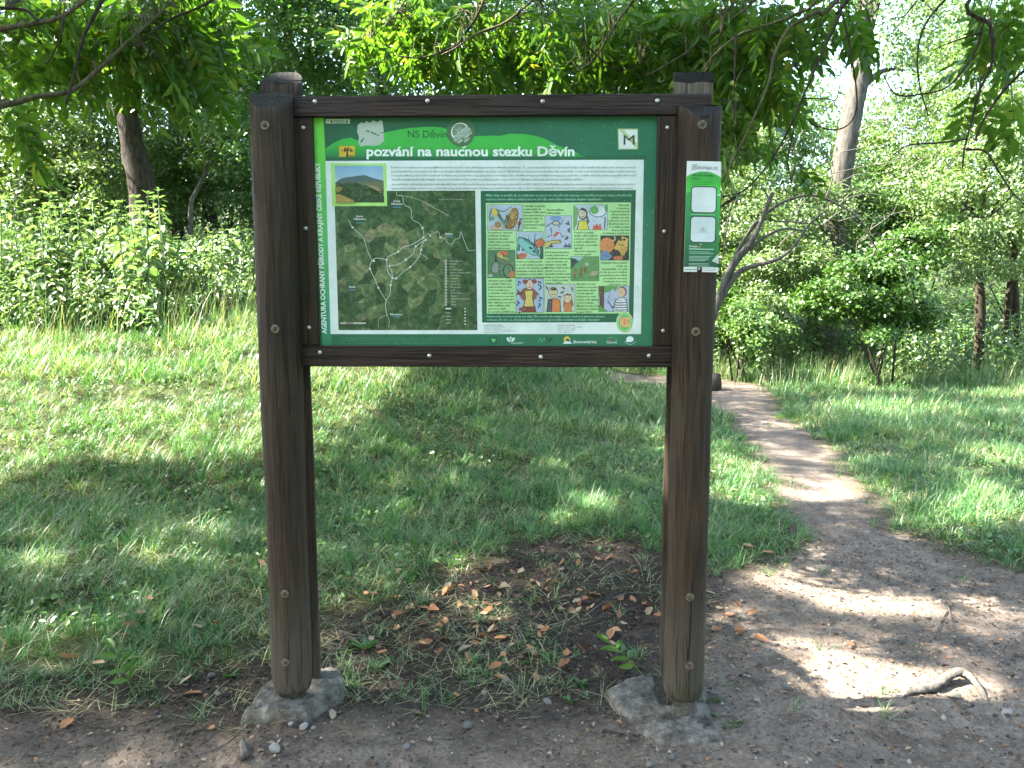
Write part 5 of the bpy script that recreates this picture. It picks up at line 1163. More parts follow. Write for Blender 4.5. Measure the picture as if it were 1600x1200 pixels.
# ------------------------------------------------------------------ woods behind
def foliage(name, clumps, n, size, mat, parent, seed, up=.6, ratio=.55, spread=.17, subs=26, tmpl=T_DIAMOND):
    """crown: leaves gathered round many small twig ends on each clump, so that the outline is ragged and gaps stay open"""
    g_ = np.random.default_rng(seed); P = []; Nn = []
    tot = sum(c[3] * c[4] * c[5] for c in clumps) if len(clumps[0]) > 5 else sum(c[3] ** 2 for c in clumps)
    for c in clumps:
        cx, cy, cz, rx = c[:4]; ry, rz = (c[4], c[5]) if len(c) > 5 else (rx * .95, rx * .8)
        w = (rx * ry * rz if len(clumps[0]) > 5 else rx ** 2) / tot; m = max(20, int(n * w)); ns = max(10, int(subs * (rx / 1.0) ** 1.3))
        sd = rand_dirs(ns, g_); sr = g_.uniform(.35, 1.0, ns) ** .6
        sc = sd * sr[:, None] * (rx, ry, rz) + (cx, cy, cz)
        i = g_.integers(0, ns, m); sp = spread * (rx ** .5)
        off = g_.normal(0, 1, (m, 3)) * sp * (1, 1, .6)
        P.append(sc[i] + off); Nn.append(sd[i] * .5 + (0, 0, up) + g_.normal(0, .45, (m, 3)))
    P = np.vstack(P); Nn = norm(np.vstack(Nn)); m = len(P)
    ok = P[:, 2] > H(P[:, 0], P[:, 1]) + .03; P, Nn = P[ok], Nn[ok]; m = len(P)
    D = norm(np.cross(Nn, rand_dirs(m, g_)) + (0, 0, -.25))
    L = size * g_.uniform(.6, 1.3, m); rn = np.clip(g_.normal(.5, .22, m), 0, 1)
    o = leaf_object(name, P, D, Nn, L, L * ratio, rn, mat, None, tmpl)
    if parent is not None: adopt(o, parent)
    return o
def gz(x, y): return float(H(np.array(x), np.array(y)))
def c_px(px, py, Y, r, *rest):
    p = at(px, py, Y); return (p[0], p[1], p[2], r, *rest)
def woods_tree(name, label, cat, base, trunk, r0, r1, clumps, n, size, mat, bark, seed, group=None, limbs=True, **kw):
    t = tag(empty(name, (base[0], base[1], gz(*base[:2]))), label, cat, group)
    if trunk is not None:
        P = np.array([(base[0], base[1], gz(*base[:2]) - .15)] + [tuple(q) for q in trunk], float)
        wood(t, P, r0, r1, M[bark], 'trunk', 10, 5, .07)
        if limbs:
            ax = smooth_line(P, 5)
            for c in clumps:
                i = min(len(ax) - 1, int(len(ax) * random.uniform(.45, .98))); q = ax[i]; e = np.array(c[:3])
                wood(t, [q, (q + e) / 2 + np.array((0, 0, .2)), e], r1 * .7 + .01, .008, M[bark], 'branch', 5, 4)
    foliage('crown', clumps, int(n * 1.5), size, M[mat], t, seed, **kw)
    return t
def bush(label, clumps, n, size, mat, seed, group='bushes at the edge of the woods', stems=5, bark='bark', name='bush', **kw):
    cx = np.mean([c[0] for c in clumps]); cy = np.mean([c[1] for c in clumps]); t = tag(empty(name, (cx, cy, gz(cx, cy))), label, 'bush', group)
    for i in range(stems):
        c = clumps[i % len(clumps)]; b0 = np.array((cx + random.gauss(0, .15), cy + random.gauss(0, .15), gz(cx, cy) - .05)); e = np.array(c[:3]) + np.array((random.gauss(0, .2), random.gauss(0, .2), .1))
        wood(t, [b0, (b0 + e) / 2 + np.array((random.gauss(0, .1), 0, .15)), e], .025, .006, M[bark], 'stem', 6, 4)
    foliage('foliage', clumps, int(n * 1.5), size, M[mat], t, seed, **kw)
    return t
def base_of(px, Y): p = at(px, 500, Y); return (p[0], Y)
# left of the board
woods_tree('tree', 'stout dark-barked tree rising from the nettle patch, sun spots on trunk', 'tree', base_of(236, 12.4), [at(222, 300, 12.4), at(208, 235, 12.4), at(199, 180, 12.4), at(192, 110, 12.5), at(180, -60, 12.6), (-6.2, 12.8, 8.5)], .25, .10,
           [c_px(40, 60, 13.4, 1.3), c_px(150, 10, 13.6, 1.5), c_px(260, 60, 12.4, 1.4), c_px(350, 20, 12.0, 1.4), c_px(90, 150, 13.4, .9), c_px(330, 130, 12.6, 1.1), (-6.4, 12.8, 8.4, 2.2), (-8.6, 15, 7.6, 2.0), (-4.6, 12.5, 8.0, 2.0)], 15000, .10, 'mid_leaf', 'bark', 301)
woods_tree('tree', 'slim young tree standing in the dark hollow beside the leaning sapling', 'tree', base_of(325, 14.5), [at(324, 300, 14.5), at(327, 200, 14.5), at(322, 60, 14.6)], .055, .03, [c_px(330, 150, 14.8, 1.1), c_px(390, 190, 15.2, 1.2), c_px(270, 170, 15, 1.0), c_px(340, 70, 14.8, 1.4)], 6000, .085, 'dark_leaf', 'twig', 302)
woods_tree('sapling', 'thin pale leaning sapling in the dark hollow behind the nettles', 'tree', base_of(297, 13.2), [at(298, 330, 13.2), at(306, 300, 13.3), at(320, 272, 13.4), at(330, 240, 13.5)], .05, .02, [c_px(335, 235, 13.6, .5), c_px(350, 260, 13.5, .4)], 900, .08, 'mid_leaf', 'dead_wood', 303)
woods_tree('tree', 'small-leaved tree hanging over the slanted post top', 'tree', base_of(446, 11.6), [at(446, 330, 11.5), at(440, 200, 11.2), at(450, 60, 10.8), at(460, -80, 10.6)], .12, .05,
           [c_px(400, 30, 10, .75), c_px(470, 60, 9.6, .75), c_px(530, 20, 9.4, .8), c_px(520, 110, 9.8, .6), c_px(450, 120, 10.4, .6), c_px(390, 110, 10.6, .7), c_px(580, 70, 9.6, .7), c_px(430, -60, 10, 1.1), c_px(400, 200, 11.5, .7)], 13000, .060, 'round_leaf', 'bark', 304, ratio=.8, up=1.2)
bush('sunlit pale bush beside the stout tree, behind the nettles', [c_px(20, 230, 13.2, .9), c_px(80, 260, 13.0, .8), c_px(130, 230, 13.4, .7), c_px(60, 300, 12.8, .6), c_px(140, 300, 12.8, .6), c_px(-60, 260, 13.2, 1.0)], 9000, .085, 'pale_leaf', 311)
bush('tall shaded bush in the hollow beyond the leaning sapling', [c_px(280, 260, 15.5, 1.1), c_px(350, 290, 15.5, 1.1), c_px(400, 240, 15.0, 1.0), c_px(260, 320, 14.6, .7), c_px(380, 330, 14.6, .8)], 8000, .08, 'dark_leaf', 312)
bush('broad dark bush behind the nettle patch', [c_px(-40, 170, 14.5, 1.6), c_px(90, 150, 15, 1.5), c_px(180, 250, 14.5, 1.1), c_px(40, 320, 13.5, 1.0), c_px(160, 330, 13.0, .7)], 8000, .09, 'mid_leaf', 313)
# behind the board
for i, (px, Y, lab) in enumerate(((600, 18.5, 'dark tree behind the board, nearest the slanted post'), (760, 19.5, 'dark tree behind the middle of the board'), (930, 18.5, 'dark tree behind the board under the emblem with letter M'), (1060, 20.5, 'bright tree behind the worn post top'))):
    woods_tree('tree', lab, 'tree', base_of(px, Y), [at(px + 5, 300, Y), at(px - 8, 100, Y), at(px, -80, Y)], .18, .07, [c_px(px, 60, Y - 1.5, 2.0), c_px(px - 70, 140, Y - 1, 1.6), c_px(px + 70, 140, Y - 1, 1.6), c_px(px, -40, Y - .5, 2.2), c_px(px, 300, Y, 2.0), c_px(px - 60, 430, Y - 1, 1.4), c_px(px + 60, 430, Y - 1, 1.4)], 9000, .12, ('dark_leaf', 'mid_leaf', 'dark_leaf', 'mid_leaf')[i], 'bark', 320 + i, group='trees behind the board')
# right of the board
woods_tree('tree', 'tall pale-barked leaning trunk seen through hanging twigs', 'tree', base_of(1288, 15.5), [at(1300, 380, 15.5), at(1312, 280, 15.5), at(1330, 180, 15.6), at(1347, 90, 15.8), at(1362, -40, 16), (8.2, 16.2, 9.5)], .24, .15,
           [c_px(1400, -60, 15.5, 1.3), c_px(1330, -90, 16, 1.5), c_px(1470, 30, 15.5, 1.2), c_px(1420, 110, 16, .8), (7.6, 16, 9.2, 1.8)], 7000, .085, 'pale_leaf', 'pale_bark', 331)
woods_tree('tree', 'yellow-green tree with several dark stems beyond the nettle clump', 'tree', base_of(1535, 14.2), [at(1532, 470, 14.2), at(1527, 400, 14.2), at(1540, 280, 14.0), at(1550, 160, 13.8)], .11, .05,
           [c_px(1500, 330, 13.4, .9), c_px(1570, 300, 13.2, 1.0), c_px(1590, 390, 13.4, .8), c_px(1470, 280, 13.8, .8), c_px(1540, 210, 13.8, 1.0), c_px(1480, 400, 13.6, .7), c_px(1620, 200, 13.5, 1.1), c_px(1560, 110, 14, 1.1)], 15000, .075, 'pale_leaf', 'twig', 332)
for px, lean in ((1570, 18), (1590, -10)):
    wood(bpy.data.objects[[o.name for o in bpy.data.objects if o.get('label', '').startswith('yellow-green')][0]], [at(px, 545, 14.3), at(px + lean * .4, 460, 14.3), at(px + lean, 380, 14.2), at(px + lean * 1.6, 280, 14)], .08, .04, M['twig'], 'stem', 8)
bush('dense dark green bush between the path and the nettle clump', [c_px(1345, 440, 12.6, .62), c_px(1300, 470, 12.8, .45), c_px(1395, 430, 12.8, .6), c_px(1360, 500, 12.4, .5), c_px(1420, 480, 12.8, .45), c_px(1430, 400, 13.2, .6)], 9000, .075, 'dark_leaf', 341, ratio=.7)
bush('bright leafy bush behind the bent dead stems', [c_px(1180, 350, 15, .9), c_px(1230, 420, 14.4, .8), c_px(1150, 250, 15.5, .9), c_px(1260, 330, 15.4, .9), c_px(1130, 430, 14.6, .7), c_px(1200, 460, 14, .5), c_px(1100, 300, 15.5, .8)], 13000, .075, 'pale_leaf', 342)
bush('sunlit bush round the foot of the pale leaning trunk', [c_px(1330, 330, 16.5, .9), c_px(1290, 400, 15.8, .8), c_px(1400, 300, 17, 1.0), c_px(1380, 380, 16.5, .8), c_px(1440, 350, 16.5, .9), c_px(1260, 450, 15.2, .6)], 12000, .08, 'mid_leaf', 343)
bush('tall airy bush beneath the looping twigs', [c_px(1420, 200, 17.5, 1.3), c_px(1500, 160, 18, 1.4), c_px(1470, 60, 18.5, 1.3), c_px(1580, 80, 17.5, 1.4), c_px(1380, 250, 17.5, .8), c_px(1240, 180, 18.5, 1.1), c_px(1170, 150, 19, 1.1)], 13000, .09, 'pale_leaf', 344)
bush('low leafy bush beside the path behind the cracked post', [c_px(1150, 500, 13.4, .5), c_px(1190, 515, 13.2, .4), c_px(1120, 480, 13.6, .5), c_px(1170, 530, 12.9, .3)], 5000, .07, 'mid_leaf', 345)
# bent dead stems
dead = tag(empty('dead_shrub', (*base_of(1118, 11.5), gz(*base_of(1118, 11.5)))), 'grey bent dead stems arching beside the cracked post', 'shrub')
for L_, r0, r1 in (([(1112, 500), (1140, 420), (1175, 375), (1195, 330), (1208, 300)], .06, .03), ([(1112, 495), (1150, 430), (1180, 415), (1215, 405), (1240, 385), (1265, 350), (1290, 330)], .05, .015), ([(1140, 420), (1165, 370), (1190, 340), (1225, 315), (1270, 305), (1310, 320), (1345, 345), (1370, 390)], .035, .01),
                   ([(1120, 470), (1160, 400), (1215, 360), (1260, 360)], .03, .01), ([(1195, 330), (1200, 310), (1190, 290)], .02, .008), ([(1290, 310), (1300, 280), (1295, 250)], .012, .005), ([(1215, 345), (1270, 350), (1330, 360)], .012, .005), ([(1150, 320), (1155, 300), (1140, 330), (1130, 400)], .02, .01)):
    wood(dead, [at(x, y, 11.5 - .05 * i) for i, (x, y) in enumerate(L_)], r0, r1, M['dead_wood'], 'stem', 7)
g_ = np.random.default_rng(5)
for i in range(46):      # brittle twigs round the pale trunk
    px, py = g_.uniform(1200, 1420), g_.uniform(180, 420); a = g_.uniform(-1.2, 1.2); l = g_.uniform(40, 110); b_px = [(px, py), (px + l * .5 * math.cos(a) + g_.normal(0, 8), py - l * .5 * math.sin(a) + g_.normal(0, 8)), (px + l * math.cos(a), py - l * math.sin(a) + l * .2)]
    wood(dead, [at(x, y, 11.9 + g_.normal(0, .5) * 0 + .02 * i) for x, y in b_px], .009, .003, M['dead_wood'], 'twig', 4, 4)
# thick growth that closes the view between the trunks
for i, (x0, x1, ya, yb, lab) in enumerate(((-140, 60, 250, 300, 'shaded thicket beyond the pale bush, away from the board'), (60, 190, 200, 320, 'shaded thicket directly behind the stout tree'), (230, 330, 180, 330, 'shaded thicket behind the slim young tree'), (320, 440, 160, 340, 'shaded thicket behind the board post with slanted top'), (1100, 1220, 180, 470, 'leafy thicket behind the bent dead stems'), (1220, 1340, 240, 460, 'leafy thicket behind the pale leaning trunk'), (1340, 1480, 200, 470, 'leafy thicket behind the dense dark bush'), (1480, 1680, 180, 470, 'leafy thicket behind the yellow-green tree'))):
    g2 = np.random.default_rng(360 + i); cl = []
    for _ in range(9): cl.append(c_px(g2.uniform(x0, x1), g2.uniform(ya, yb), g2.uniform(16.5, 19.5), g2.uniform(.9, 1.4)))
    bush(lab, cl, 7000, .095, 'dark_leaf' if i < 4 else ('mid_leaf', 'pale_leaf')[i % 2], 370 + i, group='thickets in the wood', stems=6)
for i, (x, y, h_) in enumerate(((-13.5, 16.5, 11), (-10, 15.5, 12), (-6.5, 17, 13), (-12, 18.5, 12), (-3, 18.5, 13), (-8.5, 20, 13))):
    woods_tree('tree', 'tall forest tree whose crown shades the hollow beyond the nettles', 'tree', (x, y), [(x, y, h_ * .4), (x + .3, y, h_ * .8)], .2, .08, [(x, y, h_, 2.2), (x + 1.6, y, h_ - .8, 2.0), (x - 1.6, y + .5, h_ - 1, 2.0), (x, y - 1, h_ - 1.4, 1.8)], 4200, .2, 'mid_leaf', 'bark', 450 + i, group='tall trees over the hollow', limbs=False)
# the wood goes on up the slope behind
def far_wood():
    g_ = np.random.default_rng(77); C = []
    for i in range(900):
        y = g_.uniform(21, 40); x = g_.uniform(-.95, .95) * y; z = gz(x, y) + g_.uniform(.1, 1 ) ** 1.15 * 13.5; px, py = proj(x, y, z)
        if py < 130 and 1060 < px < 1450 and g_.random() < .4: continue
        C.append((x, y, z, g_.uniform(.9, 2.0)))
    o = foliage('far_wood', C, 125000, .18, M['mid_leaf'], None, 78, subs=14, spread=.3)
    return tag(o, 'dense far wood rising up the slope', 'wood', kind='stuff')
far_wood()
def tall_behind():
    """unseen trees added round the clearing to cut the sky light on the board"""
    spots = [(-9, -3.5, 8), (-5.5, -7.5, 9), (-1, -8.5, 8.5), (3.5, -7.5, 9), (7.5, -5, 8.5), (10, -.5, 8.5), (-11.5, 1.5, 8), (-13, 7.5, 7), (11.5, 4.5, 8.5), (14, 10, 9), (-3, -13, 12), (5, -13, 12), (-12, -10, 11), (-1.5, -6.5, 13), (2.5, -8.5, 14), (6.5, -8, 14), (-5, -10, 14), (9, -4, 12)]
    for i, (x, y, h_) in enumerate(spots):
        woods_tree('tree', 'unseen broad tree added round the clearing to dim sky light on the board', 'tree', (x, y), [(x, y, h_ * .4), (x + .2, y, h_ * .8)], .22, .08, [(x, y, h_ * .75, 2.3), (x + 1.5, y, h_ * .55, 2.0), (x - 1.5, y + .5, h_ * .5, 2.0), (x, y, h_ * .3, 2.1)], 2500, .30, 'mid_leaf', 'bark', 400 + i, group='unseen trees added round the clearing', limbs=False)
tall_behind()  # added out of view to block frontal sky light
def undergrowth():
    g_ = np.random.default_rng(79); n = 60000; y = 14.5 + 18 * g_.random(n) ** 1.4; x = g_.uniform(-.9, .9, n) * y
    m = (fbm(x * .8, y * .8, 80) > .36) & ~((np.abs(x - 2) < 2.5) & (y < 16)) ; x, y = x[m], y[m]; n = len(x)
    z = H(x, y) + g_.random(n) * (.3 + 1.3 * fbm(x * .7, y * .7, 81)); Nn = norm(g_.normal(0, .45, (n, 3)) + (0, -.2, 1)); D = norm(np.cross(Nn, rand_dirs(n, g_)))
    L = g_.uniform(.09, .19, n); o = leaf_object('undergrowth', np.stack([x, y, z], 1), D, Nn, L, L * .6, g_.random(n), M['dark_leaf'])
    tag(o, 'leafy undergrowth covering the floor of the wood', 'undergrowth', kind='stuff')
undergrowth()
# ------------------------------------------------------------------ nettles
def nettle_mesh(i):
    g_ = np.random.default_rng(600 + i); V = []; F = []; P = []; D = []; L = []; Nn = []
    k = 12; pts = [(.05 * math.sin(i + t * 3) * t, .05 * math.cos(2 * i + t * 2) * t, t) for t in np.linspace(0, 1, 6)]
    for j in range(k):
        t = .22 + .78 * (j / (k - 1)) ** .9; c = np.array([np.interp(t, np.linspace(0, 1, 6), [p[q] for p in pts]) for q in range(3)]); a = j * math.pi / 2 + g_.normal(0, .25)
        l = .145 * (1 - .62 * max(0, (t - .55) / .45)) * (.7 if t < .3 else 1)
        for s in (0, math.pi):
            d = np.array((math.cos(a + s), math.sin(a + s), -.25 - .45 * g_.random() + .75 * max(0, t - .8) * 4)); P.append(c + norm(d) * .015); D.append(d); L.append(l * g_.uniform(.8, 1.15)); Nn.append((0, 0, 1) + g_.normal(0, .25, 3))
    for _ in range(5): a = g_.uniform(0, 6.28); P.append(np.array(pts[-1]) - (0, 0, .01)); D.append((math.cos(a), math.sin(a), .7)); L.append(.05); Nn.append((-math.cos(a) * .6, -math.sin(a) * .6, .7))
    Vl, Fl = leaves(np.array(P), np.array(D), np.array(Nn), np.array(L), np.array(L) * .42, T_LEAF); rn = np.repeat(g_.uniform(0, .4, len(P)), 6)
    Vs = []; Fs = []
    for p in pts:
        for q in range(3): Vs.append((p[0] + .006 * math.cos(2.1 * q), p[1] + .006 * math.sin(2.1 * q), p[2]))
    for a in range(5):
        for b in range(3): Fs.append((a * 3 + b, a * 3 + (b + 1) % 3, (a + 1) * 3 + (b + 1) % 3, (a + 1) * 3 + b))
    V = np.vstack([Vl, Vs]); F = np.vstack([Fl, np.array(Fs) + len(Vl)]); me = np_mesh('nettle_plant', V, F, {'rnd': np.concatenate([rn, np.full(18, .2)])}); me.materials.append(M['nettle_leaf'])
    return me
NET = [nettle_mesh(i) for i in range(7)]
def nettle(x, y, h_, label, group):
    o = bpy.data.objects.new('nettle_plant', random.choice(NET)); COL.objects.link(o)
    s = h_; o.location = (x, y, gz(x, y) - .03); o.scale = (s * random.uniform(.9, 1.25),) * 2 + (s,); o.rotation_euler = (random.gauss(0, .10), random.gauss(0, .10), random.uniform(0, 6.28))
    return tag(o, label, 'plant', group)
g_ = np.random.default_rng(9); c = 0
while c < 270:
    y = g_.uniform(9.2, 13.2); px = g_.uniform(-60, 470); x = at(px, 500, y)[0]
    if y < 9.2 + 1.6 * vnoise(x * .9, 0, 4) + (.8 if px > 240 else 0): continue
    nettle(x, y, g_.uniform(.7, 1.6) * (1.1 if px < 260 else .75) * (.55 if y < 10 + .5 * g_.random() else 1), 'tall nettle plant in the sunny patch below the stout tree', 'nettles in the sunny patch'); c += 1
c = 0
while c < 62:
    y = g_.uniform(12.6, 15.0); px = g_.uniform(1385, 1660); x = at(px, 500, y)[0]
    if px < 1430 and y < 13.4: continue
    nettle(x, y, g_.uniform(.8, 1.3), 'nettle plant in the clump before the yellow-green tree', 'nettles before the yellow-green tree'); c += 1
c = 0
while c < 30:
    y = g_.uniform(13.2, 16); px = g_.uniform(1110, 1300); x = at(px, 500, y)[0]
    nettle(x, y, g_.uniform(.5, .95), 'nettle plant among weeds behind the path bend', 'nettles behind the path bend'); c += 1

def nettle_mass():
    g_ = np.random.default_rng(97); n = 26000; y = g_.uniform(9.3, 14, n); px = g_.uniform(-90, 470, n); x = (px - 800) / 1209 * y * .99
    lim = 9.4 + 1.5 * vnoise(x * .9, 0, 4) + np.where(px > 240, .7, 0); ok = (y > lim) & (fbm(x * 1.6, y * 1.6, 98) > .36); x, y, lim = x[ok], y[ok], lim[ok]; n = len(x)
    top = (.35 + .75 * sstep(0, 1.2, y - lim)) * (.6 + .9 * fbm(x * 1.3, y * 1.3, 99)); P = np.stack([x, y, H(x, y) + top * g_.random(n) ** .6], 1)
    Nn = norm(g_.normal(0, .4, (n, 3)) + (-.25, -.35, 1)); D = norm(np.cross(Nn, rand_dirs(n, g_)) + (0, 0, -.3)); L = g_.uniform(.06, .14, n)
    tag(leaf_object('nettle_thicket', P, D, Nn, L, L * .45, g_.random(n), M['nettle_leaf'], None, T_LEAF), 'thick pale undergrowth filling the bank between the nettles', 'undergrowth', kind='stuff')
nettle_mass()

# ------------------------------------------------------------------ things lying on the ground
def dead_leaf_mesh(i):
    g_ = np.random.default_rng(700 + i); n = 7; V = []; F = []; cu = g_.uniform(-.8, 1.4); fold = g_.uniform(-.2, .9); w0 = g_.uniform(.26, .62)
    for a in range(n):
        t = a / (n - 1) * (1 if i % 3 else .7); w = w0 * g_.uniform(.8, 1.15) * math.sin(math.pi * min(1, t * .97 + .02)) ** .8 * .5; z = cu * .35 * (t - .5) ** 2 * 4 * .3
        bend = .12 * math.sin(t * 3 + i); V += [(t - .5, -w + bend * .4, z + fold * w + .02 * g_.random()), (t - .5, bend * .4, z), (t - .5, w + bend * .4, z + fold * w * g_.uniform(.6, 1.4))]
    for a in range(n - 1):
        for b in (0, 1): F.append((a * 3 + b, a * 3 + b + 1, a * 3 + b + 4, a * 3 + b + 3))
    me = np_mesh('fallen_leaf', np.array(V), np.array(F), {'rnd': np.zeros(len(V))}, True); me.materials.append(M['dry_leaf'])
    return me
DEAD = [dead_leaf_mesh(i) for i in range(14)]
def on_ground(px, py): x, y = G(px, py); return x, y, gz(x, y)
def drop_leaf(px, py, s, label, group):
    x, y, z = on_ground(px, py); o = bpy.data.objects.new('fallen_leaf', random.choice(DEAD)); COL.objects.link(o)
    on_grass = samp(BARE_S, np.array(x), np.array(y)) < .5
    o.location = (x, y, z + .014 + (.03 if on_grass else 0)); o.scale = (s, s, s); o.rotation_euler = (random.gauss(0, .35), random.gauss(0, .35), random.uniform(0, 6.28))
    return tag(o, label, 'leaf', group)
random.seed(21)
for _ in range(120): 
    px, py = random.gauss(790, 150), random.gauss(950, 52)
    if 480 < px < 1030 and py > 850: drop_leaf(px, py, random.uniform(.04, .074), 'orange-brown fallen leaf on the dark soil under the board', 'fallen leaves under the board')
for px, py in ((700, 925), (740, 935), (745, 950), (757, 960), (725, 940), (810, 930), (840, 935), (880, 945), (900, 955), (905, 940), (950, 950), (1010, 945), (1015, 955), (775, 1050), (785, 1065), (712, 1092), (640, 955), (660, 975), (690, 1002), (515, 905), (960, 990), (990, 935), (770, 970), (740, 1010), (800, 1015), (520, 1130), (590, 970), (620, 985), (880, 880), (850, 985)):
    drop_leaf(px, py, random.uniform(.05, .078), 'orange-brown fallen leaf on the dark soil under the board', 'fallen leaves under the board')
for px, py in ((85, 940), (95, 950), (235, 945), (238, 968), (222, 970), (205, 990), (195, 1005), (310, 993), (340, 990), (110, 1040), (290, 1068), (105, 1135), (330, 1155), (155, 820), (410, 890), (390, 905), (5, 995), (265, 880), (155, 1050), (300, 1090), (60, 930), (190, 975)):
    drop_leaf(px, py, random.uniform(.055, .085), 'brown fallen leaf lying beside the uncracked post', 'fallen leaves beside the uncracked post')
for px, py in ((1158, 984), (1175, 960), (1118, 985), (1155, 985), (1190, 998), (1220, 937), (1140, 960), (1110, 925), (1490, 1092), (1310, 870), (1200, 870), (1170, 865), (1330, 1010), (1150, 945), (1125, 950)):
    drop_leaf(px, py, random.uniform(.05, .08), 'tan fallen leaf on the pale path', 'fallen leaves on the path')
def stone_mesh(i):
    import bmesh
    bm = bmesh.new(); bmesh.ops.create_icosphere(bm, subdivisions=2, radius=.5); g_ = np.random.default_rng(800 + i); s = g_.uniform(.6, 1.2, 3) * (1, .8, .55)
    for v in bm.verts:
        n = 1 + .22 * (vnoise(v.co.x * 2.4 + i * 7, v.co.y * 2.4 + v.co.z * 3.1, i) - .5) * 2; v.co = (v.co.x * s[0] * n, v.co.y * s[1] * n, v.co.z * s[2] * n)
    me = bpy.data.meshes.new('stone'); bm.to_mesh(me); bm.free(); me.materials.append(M['stone']); return me
STN = [stone_mesh(i) for i in range(7)]
def stone(px, py, s, label, group):
    x, y, z = on_ground(px, py); o = bpy.data.objects.new('stone', random.choice(STN)); COL.objects.link(o); o.location = (x, y, z + s * .12); o.scale = (s, s, s); o.rotation_euler = (random.gauss(0, .2), random.gauss(0, .2), random.uniform(0, 6.28))
    return tag(o, label, 'stone', group)
for px, py, s in ((732, 1138, .05), (790, 1072, .035), (756, 1088, .03), (855, 1098, .04), (635, 1168, .045), (560, 1100, .025), (700, 1160, .02), (820, 1160, .018), (880, 1120, .02), (670, 1120, .018), (930, 1010, .02), (610, 1040, .02), (960, 880, .02), (475, 1150, .04), (455, 1146, .04), (490, 1147, .03), (430, 1185, .055), (385, 1180, .035), (340, 1090, .03), (245, 1115, .018), (250, 1125, .02), (330, 1060, .05), (1050, 1190, .035), (1095, 1195, .03), (1015, 1198, .04), (980, 1160, .02), (1110, 1160, .02)):
    stone(px, py, s, 'small pale stone on the trodden soil near the footings', 'stones near the footings')
for _ in range(70):
    px, py = random.uniform(1120, 1600), random.uniform(900, 1195); stone(px, py, random.uniform(.012, .032), 'small pale stone set in the path', 'stones in the path')
for px, py, s in ((1355, 829, .05), (1230, 1075, .05), (1170, 1055, .03), (1190, 1058, .03), (1575, 1110, .045)): stone(px, py, s, 'small pale stone set in the path', 'stones in the path')
def twig(L_, r, label, group, mat='dead_wood', lift=.006):
    P = []
    for px, py in L_: x, y, z = on_ground(px, py); P.append((x, y, z + r + lift))
    mb = MB(); P = smooth_line(P, 4); mb.tube(P, np.linspace(r, r * .5, len(P)), 6, True, .12, len(L_)); o = mb.build('twig', M[mat]); return tag(o, label, 'twig', group)
for L_, r in (([(945, 1142), (965, 1150), (985, 1158)], .009), ([(1460, 1000), (1470, 970), (1490, 940)], .004), ([(1480, 940), (1485, 960), (1490, 975)], .004), ([(530, 985), (560, 995), (590, 1000)], .005), ([(990, 870), (1000, 885), (1004, 905)], .006), ([(960, 935), (985, 925), (1020, 928)], .007)):
    twig(L_, r, 'short grey twig lying on bare soil', 'grey twigs on bare soil')
for L_ in ([(60, 1090), (110, 1125), (165, 1135), (230, 1110)], [(0, 1178), (60, 1180), (115, 1176)], [(30, 1195), (60, 1150), (90, 1120)], [(0, 1145), (25, 1155), (45, 1165)], [(85, 1100), (120, 1118)], [(320, 1185), (360, 1170), (385, 1145)], [(265, 1180), (275, 1165), (272, 1150)], [(325, 1115), (340, 1098)], [(740, 1180), (760, 1172), (800, 1170)]):
    twig(L_, .0022, 'thin dry straw stalk on the trodden soil', 'dry stalks on the trodden soil', lift=.004)
twig([(385, 1200), (380, 1185), (377, 1172)], .016, 'thick pale broken stick on the soil before the raised block', 'grey twigs on bare soil')
root = [on_ground(*p) for p in ((1380, 1092), (1420, 1086), (1455, 1080), (1478, 1066), (1500, 1062), (1525, 1076), (1545, 1090))]
mb = MB(); P = smooth_line([(x, y, z + h_) for (x, y, z), h_ in zip(root, (-.02, .004, .012, .03, .045, .02, -.02))], 5); mb.tube(P, np.interp(np.linspace(0, 1, len(P)), (0, .3, .6, 1), (.012, .017, .021, .014)), 9, True, .2, 3)
tag(mb.build('tree_root', M['dead_wood']), 'bare tree root arching out of the pale path', 'root')
